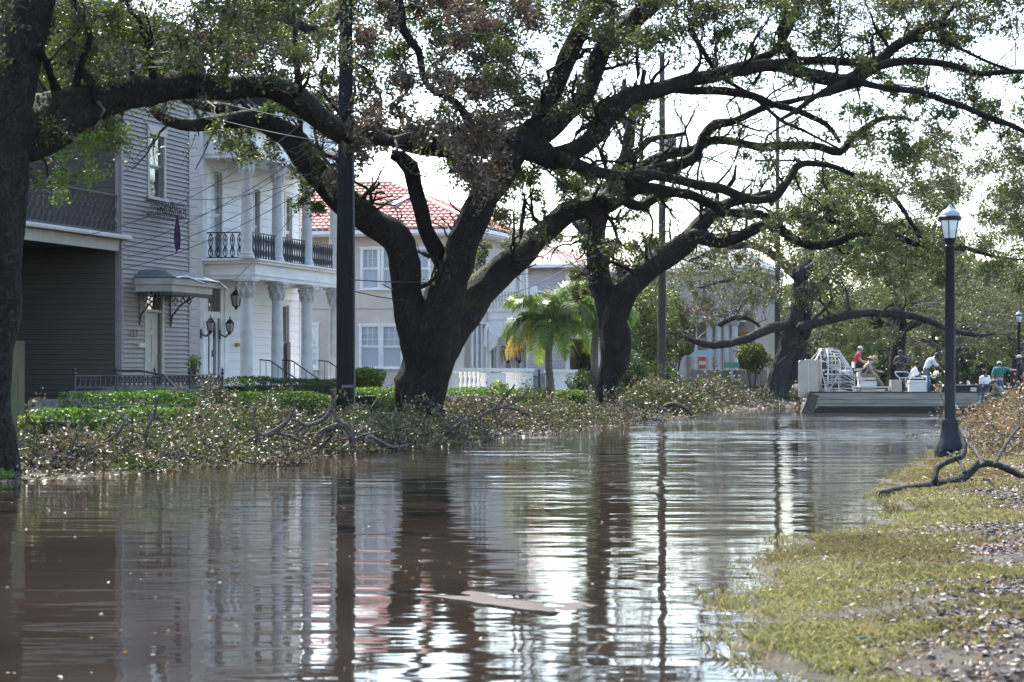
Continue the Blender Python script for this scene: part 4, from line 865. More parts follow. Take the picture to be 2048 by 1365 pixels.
# ------------------------------------------------------------------ stucco house with the tile roof
def tile_roof(root, x0, x1, y0, y1, z0, z1, clip):
    """clip(u,v): u across 0..1, v up slope 0..1; half-round tiles running up the slope from (y0,z0) towards the ridge, u along y (face P) """
def stucco_house():
    t = 25.5; s0 = s_of(940, t); L = s_of(1056, t) - s0; Wd = 13.0
    H = house('stucco_house', 'beige stucco house with red clay barrel-tile roof and white paired windows', s0, t)
    def X(px): return s_of(px, t) - s0
    def Yp(px):                         # position on the camera-side wall (distance from the street corner)
        k = (px-1024)/F; # (ox - r*CU)/(oy + r*SU) = k
        o = W(s0, t); return (o[0] - k*o[1]) / (CU + k*SU)
    zb = .85; zt = 7.45; D0 = W(s0,t)[1]
    def Zp(py, px): r = Yp(px); return z_of(py, D0 + r*SU)
    ops = []
    def wp(pa, pb, ya, yb): a = Wd - Yp(pa); b = Wd - Yp(pb); return (a, b, Zp(yb, pa), Zp(ya, pa))
    lo = [wp(722,759,652,736), wp(765,803,652,736), wp(598,604,650,738)]
    lo[2] = wp(590,634,650,738)
    up = [wp(725,757,498,578), wp(766,800,498,578), wp(820,858,498,578), wp(590,632,498,578)]
    ops = lo + up
    wall_with_openings(Wd, zt-zb, [(a,b,c-zb,d-zb) for a,b,c,d in ops], .25).build('wall', STUCCO, H, (0,Wd,zb), rot=(0,0,-math.pi/2))
    for a,b,c,d in ops: window(H, 'P', (0,Wd), a, c, b-a, d-c, WHITE, cols=3, rows=3 if c < 4 else 2, lites_top_only=True, curtain=CURT, fw=.09, deep=.03)
    zs = (Zp(590,750)+Zp(640,750))/2
    MB().box((-.04,-.04,zs-.06),(0,Wd,zs)).build('string_course', STUCCO, H)
    # street wall: tall paired casements
    sw = []
    for p in (944, 953.5, 963, 1030, 1043): sw.append((X(p), X(p+8), zb+.5, 3.7)); sw.append((X(p), X(p+8), 4.55, 7.0))
    sw.append((X(980), X(992), zb+.3, 3.6)); sw.append((X(1010), X(1020), zb+.3, 3.6))
    wall_with_openings(L, zt-zb, [(a,b,c-zb,d-zb) for a,b,c,d in sw], .25).build('wall', STUCCO, H, (0,0,zb))
    for a,b,c,d in sw: window(H, 'S', (0,0), a, c, b-a, d-c, WHITE, sash=None, cols=2, rows=1, fw=.07)
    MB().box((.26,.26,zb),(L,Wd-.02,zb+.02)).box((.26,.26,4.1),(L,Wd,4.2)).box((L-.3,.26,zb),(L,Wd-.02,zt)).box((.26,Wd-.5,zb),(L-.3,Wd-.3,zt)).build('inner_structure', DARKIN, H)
    MB().box((-.03,-.03,-.3),(L,Wd,zb)).build('foundation', STUCCO, H)
    # eaves
    ev = .75
    MB().box((-ev,-ev,zt),(L+ev,Wd+ev,zt+.08)).build('eaves_soffit', PLASTER, H)
    MB().box((-ev-.1,-ev-.1,zt+.081),(L+ev+.1,Wd+ev+.1,zt+.24)).build('gutter', WHITE, H)
    z0 = zt + .26; rise = 2.45; run = L/2 + ev
    # hip roof deck
    y1 = Wd+ev; q = [(-ev,-ev),(L+ev,-ev),(L+ev,y1),(-ev,y1)]
    xm = L/2; yr = -ev + run
    dk = MB().add([(*q[0],z0),(*q[1],z0),(*q[2],z0),(*q[3],z0),(xm,yr,z0+rise),(xm,y1-run*.1,z0+rise)], [(0,1,4),(1,2,5,4),(2,3,5),(3,0,4,5),(0,3,2,1)]); dk.build('roof', TILE, H)
    # barrel tiles on the two planes that show
    tw = .27; tl = .42; V=[]; Q=[]; k=5
    base = []
    for i in range(k):
        a = math.pi * i/(k-1); base.append((-math.cos(a)*tw*.46, math.sin(a)*tw*.34))
    def add_tile(o, ux, uy, un, sc):
        b = len(V)
        for j, f_ in ((0,1.12),(1,.88)):
            for c_, h_ in base:
                V.append(tuple(o + ux*(c_*f_) + uy*(tl*1.08*j) + un*(h_*f_ + (.05 if j == 0 else .012))))
        for i in range(k-1): Q.append((b+i, b+i+1, b+k+i+1, b+k+i))
        Q.append((b, b+k-1, b+k-2, b+1))
    for plane in ('P','S'):
        if plane == 'P': o = Vector((-ev,y1,z0)); ux = Vector((0,-1,0)); up_ = Vector((xm+ev,0,rise)); W_ = y1+ev
        else: o = Vector((-ev,-ev,z0)); ux = Vector((1,0,0)); up_ = Vector((0,run,rise)); W_ = L+2*ev
        SL = up_.length; uy = up_.normalized(); un = ux.cross(uy)
        if un.z < 0: un = -un
        for r in range(int(SL/tl)):
            for c in range(int(W_/tw)):
                x = (c+.5)*tw; v = (r+.5)*tl/SL
                if plane == 'P' and W_ - x < run*v + .1: continue
                if plane == 'S' and (x < run*v+.1 or W_-x < run*v+.1): continue
                add_tile(o + ux*x + uy*(r*tl), ux, uy, un, 1)
    me = np_mesh('roof_tiles', np.array(V), np.array(Q), TILE) ; tag(inst('roof_tiles', me, H), kind='stuff')
    rd = MB().tube([(-ev,-ev,z0+.06),(xm,yr,z0+rise+.06)], .12, 8); rd.build('hip_cap', TILE, H)
    MB().tube([(xm,yr,z0+rise+.06),(xm,y1,z0+rise+.06)], .12, 8).build('ridge_cap', TILE, H)
    # pale mortar strip climbing the camera-side slope, where a wing roof dies into it
    n = Vector((-rise,0,xm+ev)).normalized(); 
    def on(rr, v): return Vector((-ev+(xm+ev)*v, rr, z0+rise*v)) + n*.16
    MB().bar(on(Yp(775)+.3,.42), on(Yp(818)+.4,.98), .3, .06).build('roof_verge', PLASTER, H)
    # balcony and porch on the street side
    zB = 4.25
    x0, x1 = X(975), X(1056)-.1; dp = 2.2
    MB().box((x0,-dp,zB-.35),(x1,-.02,zB)).build('balcony_floor', WHITE, H)
    MB().box((x0-.1,-dp-.1,zB+.001),(x1+.1,-.03,zB+.08)).build('balcony_cornice', WHITE, H)
    sp = MB().tube([(0,0,0),(0,0,.82)], .014, 5).lathe([(.012,.3),(.03,.4),(.012,.5)], 6).mesh('baluster', IRONG)
    for a_, b_ in (((x0,-.05),(x0,-dp+.1)), ((x0,-dp+.1),(x1,-dp+.1))): railing(H, a_, b_, zB+.08, .85, sp, .13, WHITE, 'balcony_railing')
    for x in (x0, (x0+x1)/2, x1): MB().box((x-.14,-dp-.03,zB+.08),(x+.14,-dp+.25,zB+1.1)).build('balcony_post', WHITE, H)
    for x in (x0+.15, x1-.2):
        pr = MB().prismx([(-.02,-1.4),(-.3,-1.2),(-.45,-.8),(-.8,-.55),(-.95,-.3),(-1.5,-.2),(-1.7,0),(-.02,0)], x-.1, x+.1); pr.build('scroll_bracket', WHITE, H, (0,0,zB-.36))
    for x in ((x0+x1)/2-1.2, (x0+x1)/2+.9): 
        o = MB().tube([(x,-.02,2.75),(x,-.25,2.7),(x,-.3,2.6)], .03, 6).build('wall_sconce', IRON, H); lantern('lantern', o, (x,-.3,2.1), 1.5)
    for x in (x0-.3, x1-2.2): MB().prism([(x-.5,0),(x-.42,.7),(x-.2,1.0),(x,1.1),(x+.2,1.0),(x+.42,.7),(x+.5,0),(x+.36,0),(x+.3,.6),(x,.92),(x-.3,.6),(x-.36,0)], -.12, -.02).build('arch_trim', WHITE, H, (0,0,2.7))
    # terrace in front: balustrade with turned balusters
    tt = 22.0 - t; xa = s_of(897,22)-s0; xb = s_of(1145,22)-s0; z0_ = .75; z1_ = 1.62; 
    def tx(px): return s_of(px,22)-s0
    B = MB().box((xa,tt-.18,z0_-.5),(xb,tt+.18,z0_)).build('terrace_wall', WHITE, H)
    MB().box((xa-.1,tt-.24,z1_),(tx(1058),tt+.24,z1_+.13)).build('coping', WHITE, B)
    MB().box((tx(1098),tt-.24,z1_-.05),(tx(1146),tt+.24,z1_+.08)).build('coping', WHITE, B)
    for p0, p1 in ((897,908),(963,1003),(1050,1058),(1098,1104),(1104,1145)): MB().box((tx(p0),tt-.17,z0_+.002),(tx(p1),tt+.17,z1_-.052)).build('pier', WHITE, B)
    bl = MB().lathe([(.06,0),(.09,.03),(.09,.07),(.05,.1),(.08,.2),(.1,.3),(.06,.5),(.045,.62),(.08,.68),(.08,.74),(.06,.79),(.09,.82),(.09,.86)], 10).mesh('baluster', WHITE, True)
    for p0, p1, n in ((909,962,6),(1004,1049,11)):
        for i in range(n): x = tx(p0)+(tx(p1)-tx(p0))*(i+.5)/n; inst('baluster', bl, B, (x,tt,z0_+.002), (0,0,0), (1 if n<8 else .7,)*2+(1,))
    rr = MB()
    for pa, pb in ((1059,1076),(1080,1097)):
        rr.tube([(tx(pa),tt,1.5),(tx(pb),tt,1.35 if pa<1070 else 1.5)], .025, 5)
        for k in range(8): x = tx(pa)+(tx(pb)-tx(pa))*k/7; rr.tube([(x,tt,.7),(x,tt,1.45)], .014, 4)
    rr.tube([(tx(1078),tt,.6),(tx(1078),tt,1.7)], .05, 6); rr.build('stair_railing', IRON, H); MB().tube([(tx(1140),tt-.4,1.35),(tx(1180),tt-1.6,.9)], .03, 5).build('hand_rail', IRON, H)
    MB().box((xa,tt+.2,-.2),(xb,-.05,z0_-.02)).build('terrace_floor', WHITEW, H)
stucco_house()

def clapboard_house():
    t = 25.6; s1 = s_of(1137, t); s0 = s1; Wd = 9.0; L = 12.0
    H = house('clapboard_house', 'pale clapboard house with a brown hipped roof behind the palms', s0, t)
    zb = .8; zt = z_of(530, W(s0,t)[1])
    MB().box((0,0,0),(Wd,.2,zt-zb)).build('wall', CLAP, H, (0,Wd,zb), rot=(0,0,-math.pi/2))
    siding(H, 'P', (0,Wd), Wd-.2, zb, zt-zb, .17, CLAP)
    MB().box((-.05,-.05,zb),(.14,.15,zt)).build('corner_board', WHITE, H)
    MB().box((.2,.3,zb),(L,.5,zt)).build('wall', mat('brown_siding', (.16,.1,.08), .8), H)
    for x in (1.5, 4.0, 6.5): window(H, 'S', (0,.25), x, 3.9, 1.0, 1.6, WHITE)
    for x in (.8, 3.4, 6.2, 9): MB().box((x,-1.6,-.1),(x+.22,-1.38,3.3)).build('porch_post', WHITE, H)
    MB().box((.1,-1.8,3.3),(L,.25,3.6)).build('porch_roof', WHITE, H)
    MB().box((0,.02,-.3),(L,Wd,zb)).build('foundation', STONE, H)
    e = .7; MB().add([(-e,-e,0),(L+e,-e,0),(L+e,Wd+e,0),(-e,Wd+e,0),(L/2,Wd/2-1,1.75),(L/2,Wd/2+1,1.75)], [(0,1,4),(1,2,5,4),(2,3,5),(3,0,4,5),(0,3,2,1)]).build('roof', BROWNR, H, (0,0,zt))
    MB().box((-e-.05,-e-.05,-.16),(L+e+.05,Wd+e+.05,-.002)).build('eaves', WHITE, H, (0,0,zt))
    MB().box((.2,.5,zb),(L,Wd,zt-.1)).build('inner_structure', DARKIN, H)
clapboard_house()

def cream_house():
    d = 124.0
    t = st(P(1500, 742, d))[1]; s0 = s_of(1372, 22)
    o = P(1372, 742, d); ss, tt = st(o)
    H = house('cream_house', 'far cream house with white porch columns seen between the pole and the leaning oak', ss, tt)
    # this facade is seen almost along the street, with a deep columned porch towards the camera
    zb=.8; zt=4.6
    k = d/F
    MB().box((0,-3.9,zb),(.3,1.5,7.2)).build('wall', mat('cream_siding', (.5,.43,.36), .7), H)
    MB().box((.3,-3.9,zb),(9,-3.7,7.2)).build('wall', mat('cream_siding', (.5,.43,.36), .7), H)
    for y in (-.1,-.85,-1.7,-2.2,-2.65,-3.1): 
        MB().lathe([(.3,0),(.3,.12),(.2,.2),(.19,2.0),(.17,3.3),(.26,3.42),(.3,3.55)],12).build('column', WHITEW, H, (-2.2,y,zb))
    MB().box((-2.5,-3.4,zb+3.56),(-.02,.4,zb+4.1)).build('porch_beam', WHITEW, H)
    MB().box((-2.6,-3.5,-.2),(-.02,.6,zb)).build('porch_floor', WHITEW, H)
    for y in (-.4,-1.5,-2.6): window(H, 'P', (0,0), -y, zb+.1, .9, 2.5, WHITE)
    MB().box((-.06,-3.85,zb+.2),(-.002,-3.0,zb+3.0)).build('plywood_sheet', mat('plywood', (.5,.27,.13), .8), H)
    MB().box((-.5,-4.3,7.2),(9,2,7.4)).build('eaves', WHITEW, H)
    MB().add([(-.6,-4.4,0),(9,-4.4,0),(9,2,0),(-.6,2,0),(3,-1.8,2.0),(3,-.6,2.0)], [(0,1,4),(1,2,5,4),(2,3,5),(3,0,4,5),(0,3,2,1)]).build('roof', SLATE, H, (0,0,7.41))
    MB().box((-.15,-.02,zb),(0,1.5,zb+3)).build('side_panel', WHITE, H)
cream_house()
# ------------------------------------------------------------------ hedges, shrubs, brush, palms
def gz(s, t): return float(ground_h(s, t))
def leaf_obj(name, C, size, pal, m=LEAF, parent=None, org=None, aspect=.5, kind=None, flat=None, var=.3):
    v, q = leaf_quads(C, size, aspect, flat); me = np_mesh(name, v, q, m, tints(len(C), pal, var))
    if org is not None: me.transform(Matrix.Translation(-Vector(org)))
    o = inst(name, me, parent, (0,0,0) if (parent is not None or org is None) else tuple(org))
    return tag(o, kind=kind)
def hedge(label, p0, p1, t, w, y0, y1, n, pal=HEDGEC, size=.075, bump=.1, cat='hedge', name='hedge'):
    s0 = s_of(p0, t); s1 = s_of(p1, t); z0 = z_of(y0, dof_t(p0, t)); z1 = z_of(y1, dof_t(p1, t)); zb = gz((s0+s1)/2, t) - .05
    org = W(s0, t, zb); r = empty(name, org); tag(r, label, cat)
    u = rng.uniform(0, 1, n); S = s0 + (s1-s0)*u; top = z0 + (z1-z0)*u + bump*gnoise(S, t, .9); H_ = top - zb
    face = rng.uniform(0, 1, n); dep = np.abs(rng.normal(0, .06, n))
    Tt = np.where(face < .5, t - w/2 + dep, t + rng.uniform(-.5, .5, n)*w); Z = np.where(face < .5, zb + H_*rng.uniform(0, 1, n)**.8, top - dep)
    Tt = Tt + gnoise(S, Z*2, 1.5)*.05
    end = rng.uniform(0, 1, n) < .06; S = np.where(end, s0 + dep, S); Tt = np.where(end, t + rng.uniform(-.5,.5,n)*w, Tt); Z = np.where(end, zb + H_*rng.uniform(0,1,n), Z)
    C = np.stack([S*SU - Tt*CU, S*CU + Tt*SU, Z], 1)
    leaf_obj('foliage', C, size, pal, parent=r, org=org)
    b = MB(); k = 16
    for i in range(k):
        a = s0 + (s1-s0)*(i+.5)/k; zt = z0 + (z1-z0)*(i+.5)/k
        for j in range(3):
            q = W(a + rnd.uniform(-.2,.2), t + rnd.uniform(-w/4,w/4), zb) - org; b.tube([q, q + Vector((rnd.uniform(-.1,.1), rnd.uniform(-.1,.1), (zt-zb)*.9))], [.02,.008], 4)
    tag(b.build('stems', TWIG, r), kind='stuff')
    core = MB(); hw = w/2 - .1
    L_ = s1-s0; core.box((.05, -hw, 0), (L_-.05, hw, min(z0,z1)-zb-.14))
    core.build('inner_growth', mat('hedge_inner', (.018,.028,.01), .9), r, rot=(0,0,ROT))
    return r
hedge('clipped bright green hedge row in front of the low iron fence of the grey house', 170, 640, 19.6, 1.3, 787, 787, 15000)
hedge('low clipped hedge nearest the water at far left, below the longer hedge row', 108, 432, 18.0, 1.0, 826, 815, 9000)
hedge('darker hedge at the foot of the white columns', 462, 712, 23.0, 1.0, 758, 760, 8000, [(.03,.07,.02),(.045,.095,.022),(.025,.05,.015)])
hedge('long yellow-green hedge in front of the white balustrade', 872, 1150, 19.3, 1.1, 779, 780, 12000, [(.09,.17,.025),(.12,.2,.03),(.06,.11,.018)])
hedge('low green hedge ending at the foot of the slimmer oak', 1035, 1228, 16.9, .9, 806, 822, 8000)
hedge('short hedge between the tall pole and the great oak', 712, 800, 19.3, 1.2, 778, 780, 4000, [(.09,.17,.025),(.12,.2,.03),(.06,.11,.018)])
def shrub(label, px, py, d, rx, rz, n, pal, size=.09, name='shrub', cat='shrub'):
    c = P(px, py, d); s, t = st(c); zb = gz(s, t); org = Vector((c.x, c.y, zb)); r = empty(name, org); tag(r, label, cat)
    e = rng.normal(size=(n, 3)); e /= np.linalg.norm(e, axis=1, keepdims=True); e *= (rng.uniform(0, 1, (n, 1))**.35)
    k = 1 + .22*np.sin(e[:, :1]*5+px) * np.cos(e[:, 2:]*4+1) 
    C = np.array(c) + e*np.array([rx, rx, rz])*k; C = C[C[:, 2] > zb]
    leaf_obj('foliage', C, size, pal, parent=r, org=org)
    b = MB()
    for i in range(9):
        a = rnd.uniform(0, 6.28); b.tube([(0,0,-.05), (math.cos(a)*rx*.3, math.sin(a)*rx*.3, (c.z-zb)*.7), (math.cos(a)*rx*.6, math.sin(a)*rx*.6, c.z-zb+rz*.5)], [.03,.02,.008], 5)
    tag(b.build('stems', TWIG, r), kind='stuff'); return r
shrub('rounded light green bush directly right of the tall dark pole', 736, 765, 70, .55, .5, 4500, BRIGHT)
shrub('small bright green sprig between the grey house corner and the white door', 389, 729, 61.5, .2, .3, 190, [(.13,.22,.03),(.17,.26,.04)], .1)
shrub('dark rounded shrub behind the thin brown pole', 1338, 768, 93, .5, .75, 4500, [(.02,.045,.015),(.03,.06,.02)])
shrub('deep green shrub right of the slimmer oak base', 1262, 752, 88, .95, 1.1, 6500, [(.035,.07,.02),(.05,.09,.025),(.025,.05,.015)])
shrub('tall loose evergreen between the slimmer oak and the thin pole', 1290, 665, 100, 1.7, 2.3, 11000, GREENS+BRIGHT[:1], .14)
shrub('green shrub at the right end of the white balustrade', 1165, 778, 92, .7, .8, 3500, [(.03,.06,.02),(.04,.08,.02)])
shrub('loose green shrub hiding the corner of the far cream house', 1350, 660, 112, 1.2, 1.8, 6000, GREENS+[(.12,.15,.03)], .14)
shrub('bright low plants along the far wooden fence', 1425, 768, 108, 1.5, .3, 2600, BRIGHT, .12)
shrub('green shrub just left of the leaning oak trunk', 1505, 715, 116, .95, .8, 4000, GREENS+BRIGHT, .14)
shrub('pale green ornamental grass tuft on the balustrade hedge', 998, 780, 74, .35, .35, 700, [(.25,.32,.14),(.2,.26,.1)], .1)
shrub('yellowish leafy plant beside the olive post at left', 58, 858, 36, .16, .28, 260, [(.2,.26,.04),(.1,.15,.03)], .13)
shrub('tuft of green growth on the rock pile in the lower left corner', 2, 968, 33, .22, .22, 500, BRIGHT, .08)

def brush(label, px, t, ls, wt, h, n, ntw, pal=LITTER, size=.085, name='brush_pile', d=None):
    s = s_of(px, t)
    if d: s, t = st(P(px, 742, d))
    zb = max(gz(s, t), -.02); org = W(s, t, zb); r = empty(name, org); tag(r, label, 'brush pile')
    u = rng.normal(0, .42, (n, 2)).clip(-1.2, 1.2); hh = h*np.exp(-1.2*(u**2).sum(1))*(1+.35*gnoise(u[:, 0]*4+px, u[:, 1]*3, 1))
    Z = hh*rng.uniform(.0, 1, n)**.6
    S = s + u[:, 0]*ls; Tt = t + u[:, 1]*wt
    C = np.stack([S*SU - Tt*CU, S*CU + Tt*SU, np.maximum(ground_h(S, Tt), 0) + Z + .02], 1)
    st_, di, ln, r0 = [], [], [], []
    for _ in range(ntw):
        a, b = rng.normal(0, .4, 2).clip(-1, 1); q = W(s+a*ls, t+b*wt, zb + rng.uniform(0, .3)*h); st_.append(q); di.append((rng.normal(), rng.normal(), abs(rng.normal())*.5)); ln.append(rng.uniform(.5, 1.9)*(.45+h*.5)); r0.append(rng.choice([.007, .01, .014, .03]))
    Wk = walks(st_, di, ln, r0, rng, .0, .12, .22)
    sp = []                                   # leaf sprays still on the broken boughs
    for a, _ in Wk:
        if rng.random() < .6: i = rng.integers(len(a)//3, len(a), 75); sp.append(a[i] + rng.normal(size=(75, 3))*.075)
    C = np.concatenate([C] + sp); gm = gnoise((C[:, 0]-org.x)*1.1 + px, (C[:, 1]-org.y)*1.1, 1.3) + rng.normal(0, .22, len(C)) > (.34 if pal is LITTER else .05)
    if d: gm = gm & False
    v, q = leaf_quads(C, size); tt_ = np.where(np.repeat(gm, 4)[:, None], tints(len(C), [(.07,.105,.025),(.1,.13,.035),(.05,.075,.02),(.13,.14,.05)], .35), tints(len(C), pal, .45))
    me = np_mesh('leaves', v, q, DEAD, tt_); me.transform(Matrix.Translation(-org)); inst('leaves', me, r)
    A = [resample(p, q, 8) for p, q in Wk]
    me = np_mesh('twigs', *tubes_np(np.array([a for a, _ in A]), np.array([b for _, b in A]), 5), FALLEN, smooth=True); me.transform(Matrix.Translation(-org)); tag(inst('twigs', me, r), kind='stuff')
    return r
GL = LITTER + [(.08,.11,.03),(.06,.09,.025)]
brush('spread of brown leafy brush along the waterline below the low left hedge', 165, 16.1, 2.8, 1.4, .42, 13000, 70, LITTER)
brush('leafy brush heaped against the low hedge in the left foreground bank', 340, 16.0, 3.0, 1.5, .48, 15000, 80, GL)
brush('tall heap of broken greenish boughs in the middle of the left bank', 490, 16.4, 3.6, 1.7, .78, 16000, 110, GL)
brush('brown heap of boughs rising to the iron fence corner', 425, 19.0, 1.4, .7, .95, 3500, 40, LITTER)
brush('tangle of brush piled against the left foot of the tall pole', 615, 15.3, 3.0, 1.4, .62, 14000, 110, LITTER)
brush('brush between the tall pole and the great oak base', 740, 15.2, 3.4, 1.5, .62, 12000, 80, GL)
brush('low brush in the shallows in front of the great oak base', 860, 14.5, 3.4, 1.0, .42, 9000, 60, LITTER)
brush('long brown brush heap right of the great oak base', 955, 15.9, 5.5, 1.9, .72, 18000, 120, LITTER)
brush('brush heap below the low hedge near the slimmer oak', 1090, 15.1, 6.0, 1.5, .62, 15000, 90, GL)
brush('thin brush trailing into the water at the slimmer oak base', 1200, 14.5, 5, 1.0, .3, 6000, 40, LITTER)
brush('big green-brown heap of boughs round the foot of the thin brown pole', 1330, 15.3, 6.5, 1.7, 1.25, 15000, 110, GL, .13)
brush('brown brush running from the thin pole towards the leaning oak', 1430, 16.0, 8, 1.4, 1.05, 13000, 90, LITTER, .14)
brush('low brown brush at the foot of the leaning oak', 1545, 16.0, 8, 1.6, .8, 8000, 50, LITTER, .15)
brush('dry tan brush heap on the grassy bank just right of the tall lamp', 2065, .6, 5.0, 1.2, 1.0, 16000, 120, [(.26,.2,.13),(.2,.15,.1),(.13,.1,.06),(.13,.13,.05),(.34,.28,.2)], .075, d=43)
brush('far end of the dry brush heap, at the feet of the people on the bank', 2050, 1.6, 8.0, 1.5, 1.0, 9000, 60, [(.3,.22,.14),(.24,.17,.1),(.12,.12,.04)], .11, d=62)
brush('small leafy snag standing in the water at left', 288, 15.0, .45, .25, .16, 600, 10, LITTER, .07)
brush('small brown snag in the water below the tall pole', 560, 13.7, .8, .3, .18, 900, 14, LITTER, .07)

def litter(name, label, n, srange, trange, size, pal, zmin=-.5, mx=None, flat=.35, cond=None, kindlab=True):
    S = rng.uniform(*srange, n)**1.0; T_ = rng.uniform(*trange, n)
    if cond is not None: k = cond(S, T_); S, T_ = S[k], T_[k]
    Z = ground_h(S, T_); k = Z > zmin; S, T_, Z = S[k], T_[k], Z[k]
    C = np.stack([S*SU - T_*CU, S*CU + T_*SU, Z + rng.uniform(.005, .05, len(S))], 1)
    o = leaf_obj(name, C, size, pal, DEAD, None, None, .5, 'stuff', flat); o['label'] = label; return o
litter('leaf_litter', 'brown fallen leaves and bits strewn over the left bank and front yards', 60000, (28, 115), (13.6, 24), .1, LITTER, -.03)
litter('leaf_litter', 'brown debris covering the ground beyond the end of the flood', 26000, (94, 125), (-2, 16), .2, LITTER, .0)
# grass on the near bank
def grass():
    n = 760000
    S = 9 + 40*rng.uniform(0, 1, n)**1.9; T_ = rng.uniform(-7.5, 3.2, n)
    X = S*SU - T_*CU; Y = S*CU + T_*SU; r = edge_t(S) - T_
    k = (X < Y*.245 + 2.6) & (X > Y*.05) & (r > -.28) & (Y > 9)
    g = gnoise(S, T_, 1.1, .5) + .5*gnoise(S, T_, 3.7, 2)
    mud = np.where(X > Y*.24, -.25, np.clip((-X + Y*.233 - .75)*1.0, -1.3, .6))             # thins towards the trampled mud at the right
    k &= (g + .22 + mud*1.0 + rng.uniform(-.45, .45, n) > 0)
    k &= (r > .14) | (rng.uniform(0, 1, n) < .06 + .25*np.clip(gnoise(S, T_, 2.3, 5)+.3, 0, 1))
    S, T_, X, Y, r, g = S[k], T_[k], X[k], Y[k], r[k], g[k]; n = len(S); Z = np.maximum(ground_h(S, T_), -.04)
    h = rng.uniform(.018, .06, n)*(1+.6*np.clip(g, -.5, 1)); a = rng.uniform(0, 2*np.pi, n); lean = rng.uniform(.2, 1.3, n)
    w = rng.uniform(.0016, .0038, n)*(1 + Y/25)
    B = np.stack([X, Y, Z], 1); dx = np.stack([np.cos(a), np.sin(a), 0*a], 1); pe = np.stack([-np.sin(a), np.cos(a), 0*a], 1)
    mid = B + dx*(h*lean*.4)[:, None] + np.array([0,0,1])*(h*.62)[:, None]; tip = B + dx*(h*lean)[:, None] + np.array([0,0,1])*(h*.85)[:, None]
    V = np.stack([B - pe*w[:, None], B + pe*w[:, None], mid + pe*w[:, None]*.8, tip, mid - pe*w[:, None]*.8], 1).reshape(-1, 3)
    Q = np.arange(5*n).reshape(n, 5)
    pal = np.array([(.31,.29,.14),(.37,.33,.19),(.21,.23,.1),(.3,.24,.15),(.26,.28,.11)]); mix = np.clip((gnoise(S, T_, .8, 3)+.6)*2.2 + rng.normal(0, 1.0, n), 0, 4).astype(int)
    pt_ = np.clip(gnoise(S, T_, .55, 7)*2.5 + gnoise(S, T_, 2.2, 1) + rng.normal(0, .35, n), 0, 1)[:, None]*.75; c = np.repeat((pal[mix]*(1-pt_) + np.array([.2,.16,.09])*pt_)*rng.uniform(.55, 1.3, (n, 1)), 5, 0)
    o = inst('grass', np_mesh('grass', V, Q, GRASS, c)); tag(o, 'matted yellow-green grass on the near bank, wet at the water edge', kind='stuff'); print('grass', n)
grass()
vis = lambda S, T_: ((S*SU - T_*CU) < (S*CU + T_*SU)*.245) & (edge_t(S) - T_ > .2)
litter('fallen_leaves', 'tan fallen leaves scattered on the grass and mud of the near bank', 22000, (9, 30), (-5, 2.4), .038, [(.32,.25,.18),(.25,.18,.12),(.38,.32,.25),(.17,.11,.07)], 0, cond=lambda S, T_: vis(S, T_) & (rng.uniform(0,1,len(S)) < np.clip(.15 + 1.2*(gnoise(S,T_,1.6,4)), .08, 1)))
litter('fallen_leaves', 'dry leaves on the far part of the near bank by the lamp', 9000, (30, 60), (-3, 2.4), .075, [(.36,.28,.2),(.28,.2,.12),(.2,.14,.08)], 0, cond=vis)
def mud_litter():
    n = 12000; Y = 10 + 24*rng.uniform(0, 1, n)**1.4; X = Y*.236 + .05 + np.where(rng.uniform(0, 1, n) < .45, -np.abs(rng.normal(0, .7, n)), rng.uniform(0, 3, n)); S = X*SU + Y*CU; T_ = -X*CU + Y*SU; k = edge_t(S)-T_ > .3
    C = np.stack([X[k], Y[k], ground_h(S[k], T_[k]) + rng.uniform(.003, .04, k.sum())], 1); o = leaf_obj('fallen_leaves', C, .045, [(.26,.2,.15),(.2,.15,.1),(.1,.07,.045),(.15,.1,.065),(.07,.05,.035)], DEAD, None, None, .55, 'stuff', .5); o['label'] = 'curled brown and tan leaves trodden into the mud at the right edge'
mud_litter()
def clods():
    n = 20000; Y = 10 + 28*rng.uniform(0, 1, n)**1.5; X = Y*.236 + .05 + np.where(rng.uniform(0, 1, n) < .55, -np.abs(rng.normal(0, .55, n)), rng.uniform(0, 2.5, n)); S = X*SU + Y*CU; T_ = -X*CU + Y*SU
    k = (gnoise(S, T_, 1.3, 2) + rng.uniform(-.4, .6, n) > -.05) & (edge_t(S)-T_ > .5); X, Y, S, T_ = X[k], Y[k], S[k], T_[k]
    V = []; Q = []; b = 0
    for x, y, s, t in zip(X, Y, S, T_):
        r = rnd.uniform(.006, .032); z = gz(s, t)
        for k_ in range(8):
            sx, sy, sz = ((k_ & 1)*2-1), ((k_ >> 1 & 1)*2-1), (k_ >> 2); V.append((x + sx*r*rnd.uniform(.5, 1.1), y + sy*r*rnd.uniform(.5, 1.1), z - .01 + sz*r*rnd.uniform(.4, 1.1)))
        Q += [(b,b+1,b+3,b+2)[::-1], (b+4,b+5,b+7,b+6), (b,b+1,b+5,b+4), (b+1,b+3,b+7,b+5), (b+3,b+2,b+6,b+7), (b+2,b,b+4,b+6)]; b += 8
    o = inst('mud_clods', np_mesh('mud_clods', np.array(V), np.array(Q), mat('mud_clod', (.1,.08,.065), .5, c2=(.03,.024,.021), nscale=6, bump=.01, world=True))); tag(o, 'dark mud clods churned up at the right edge of the bank', kind='stuff')
clods()
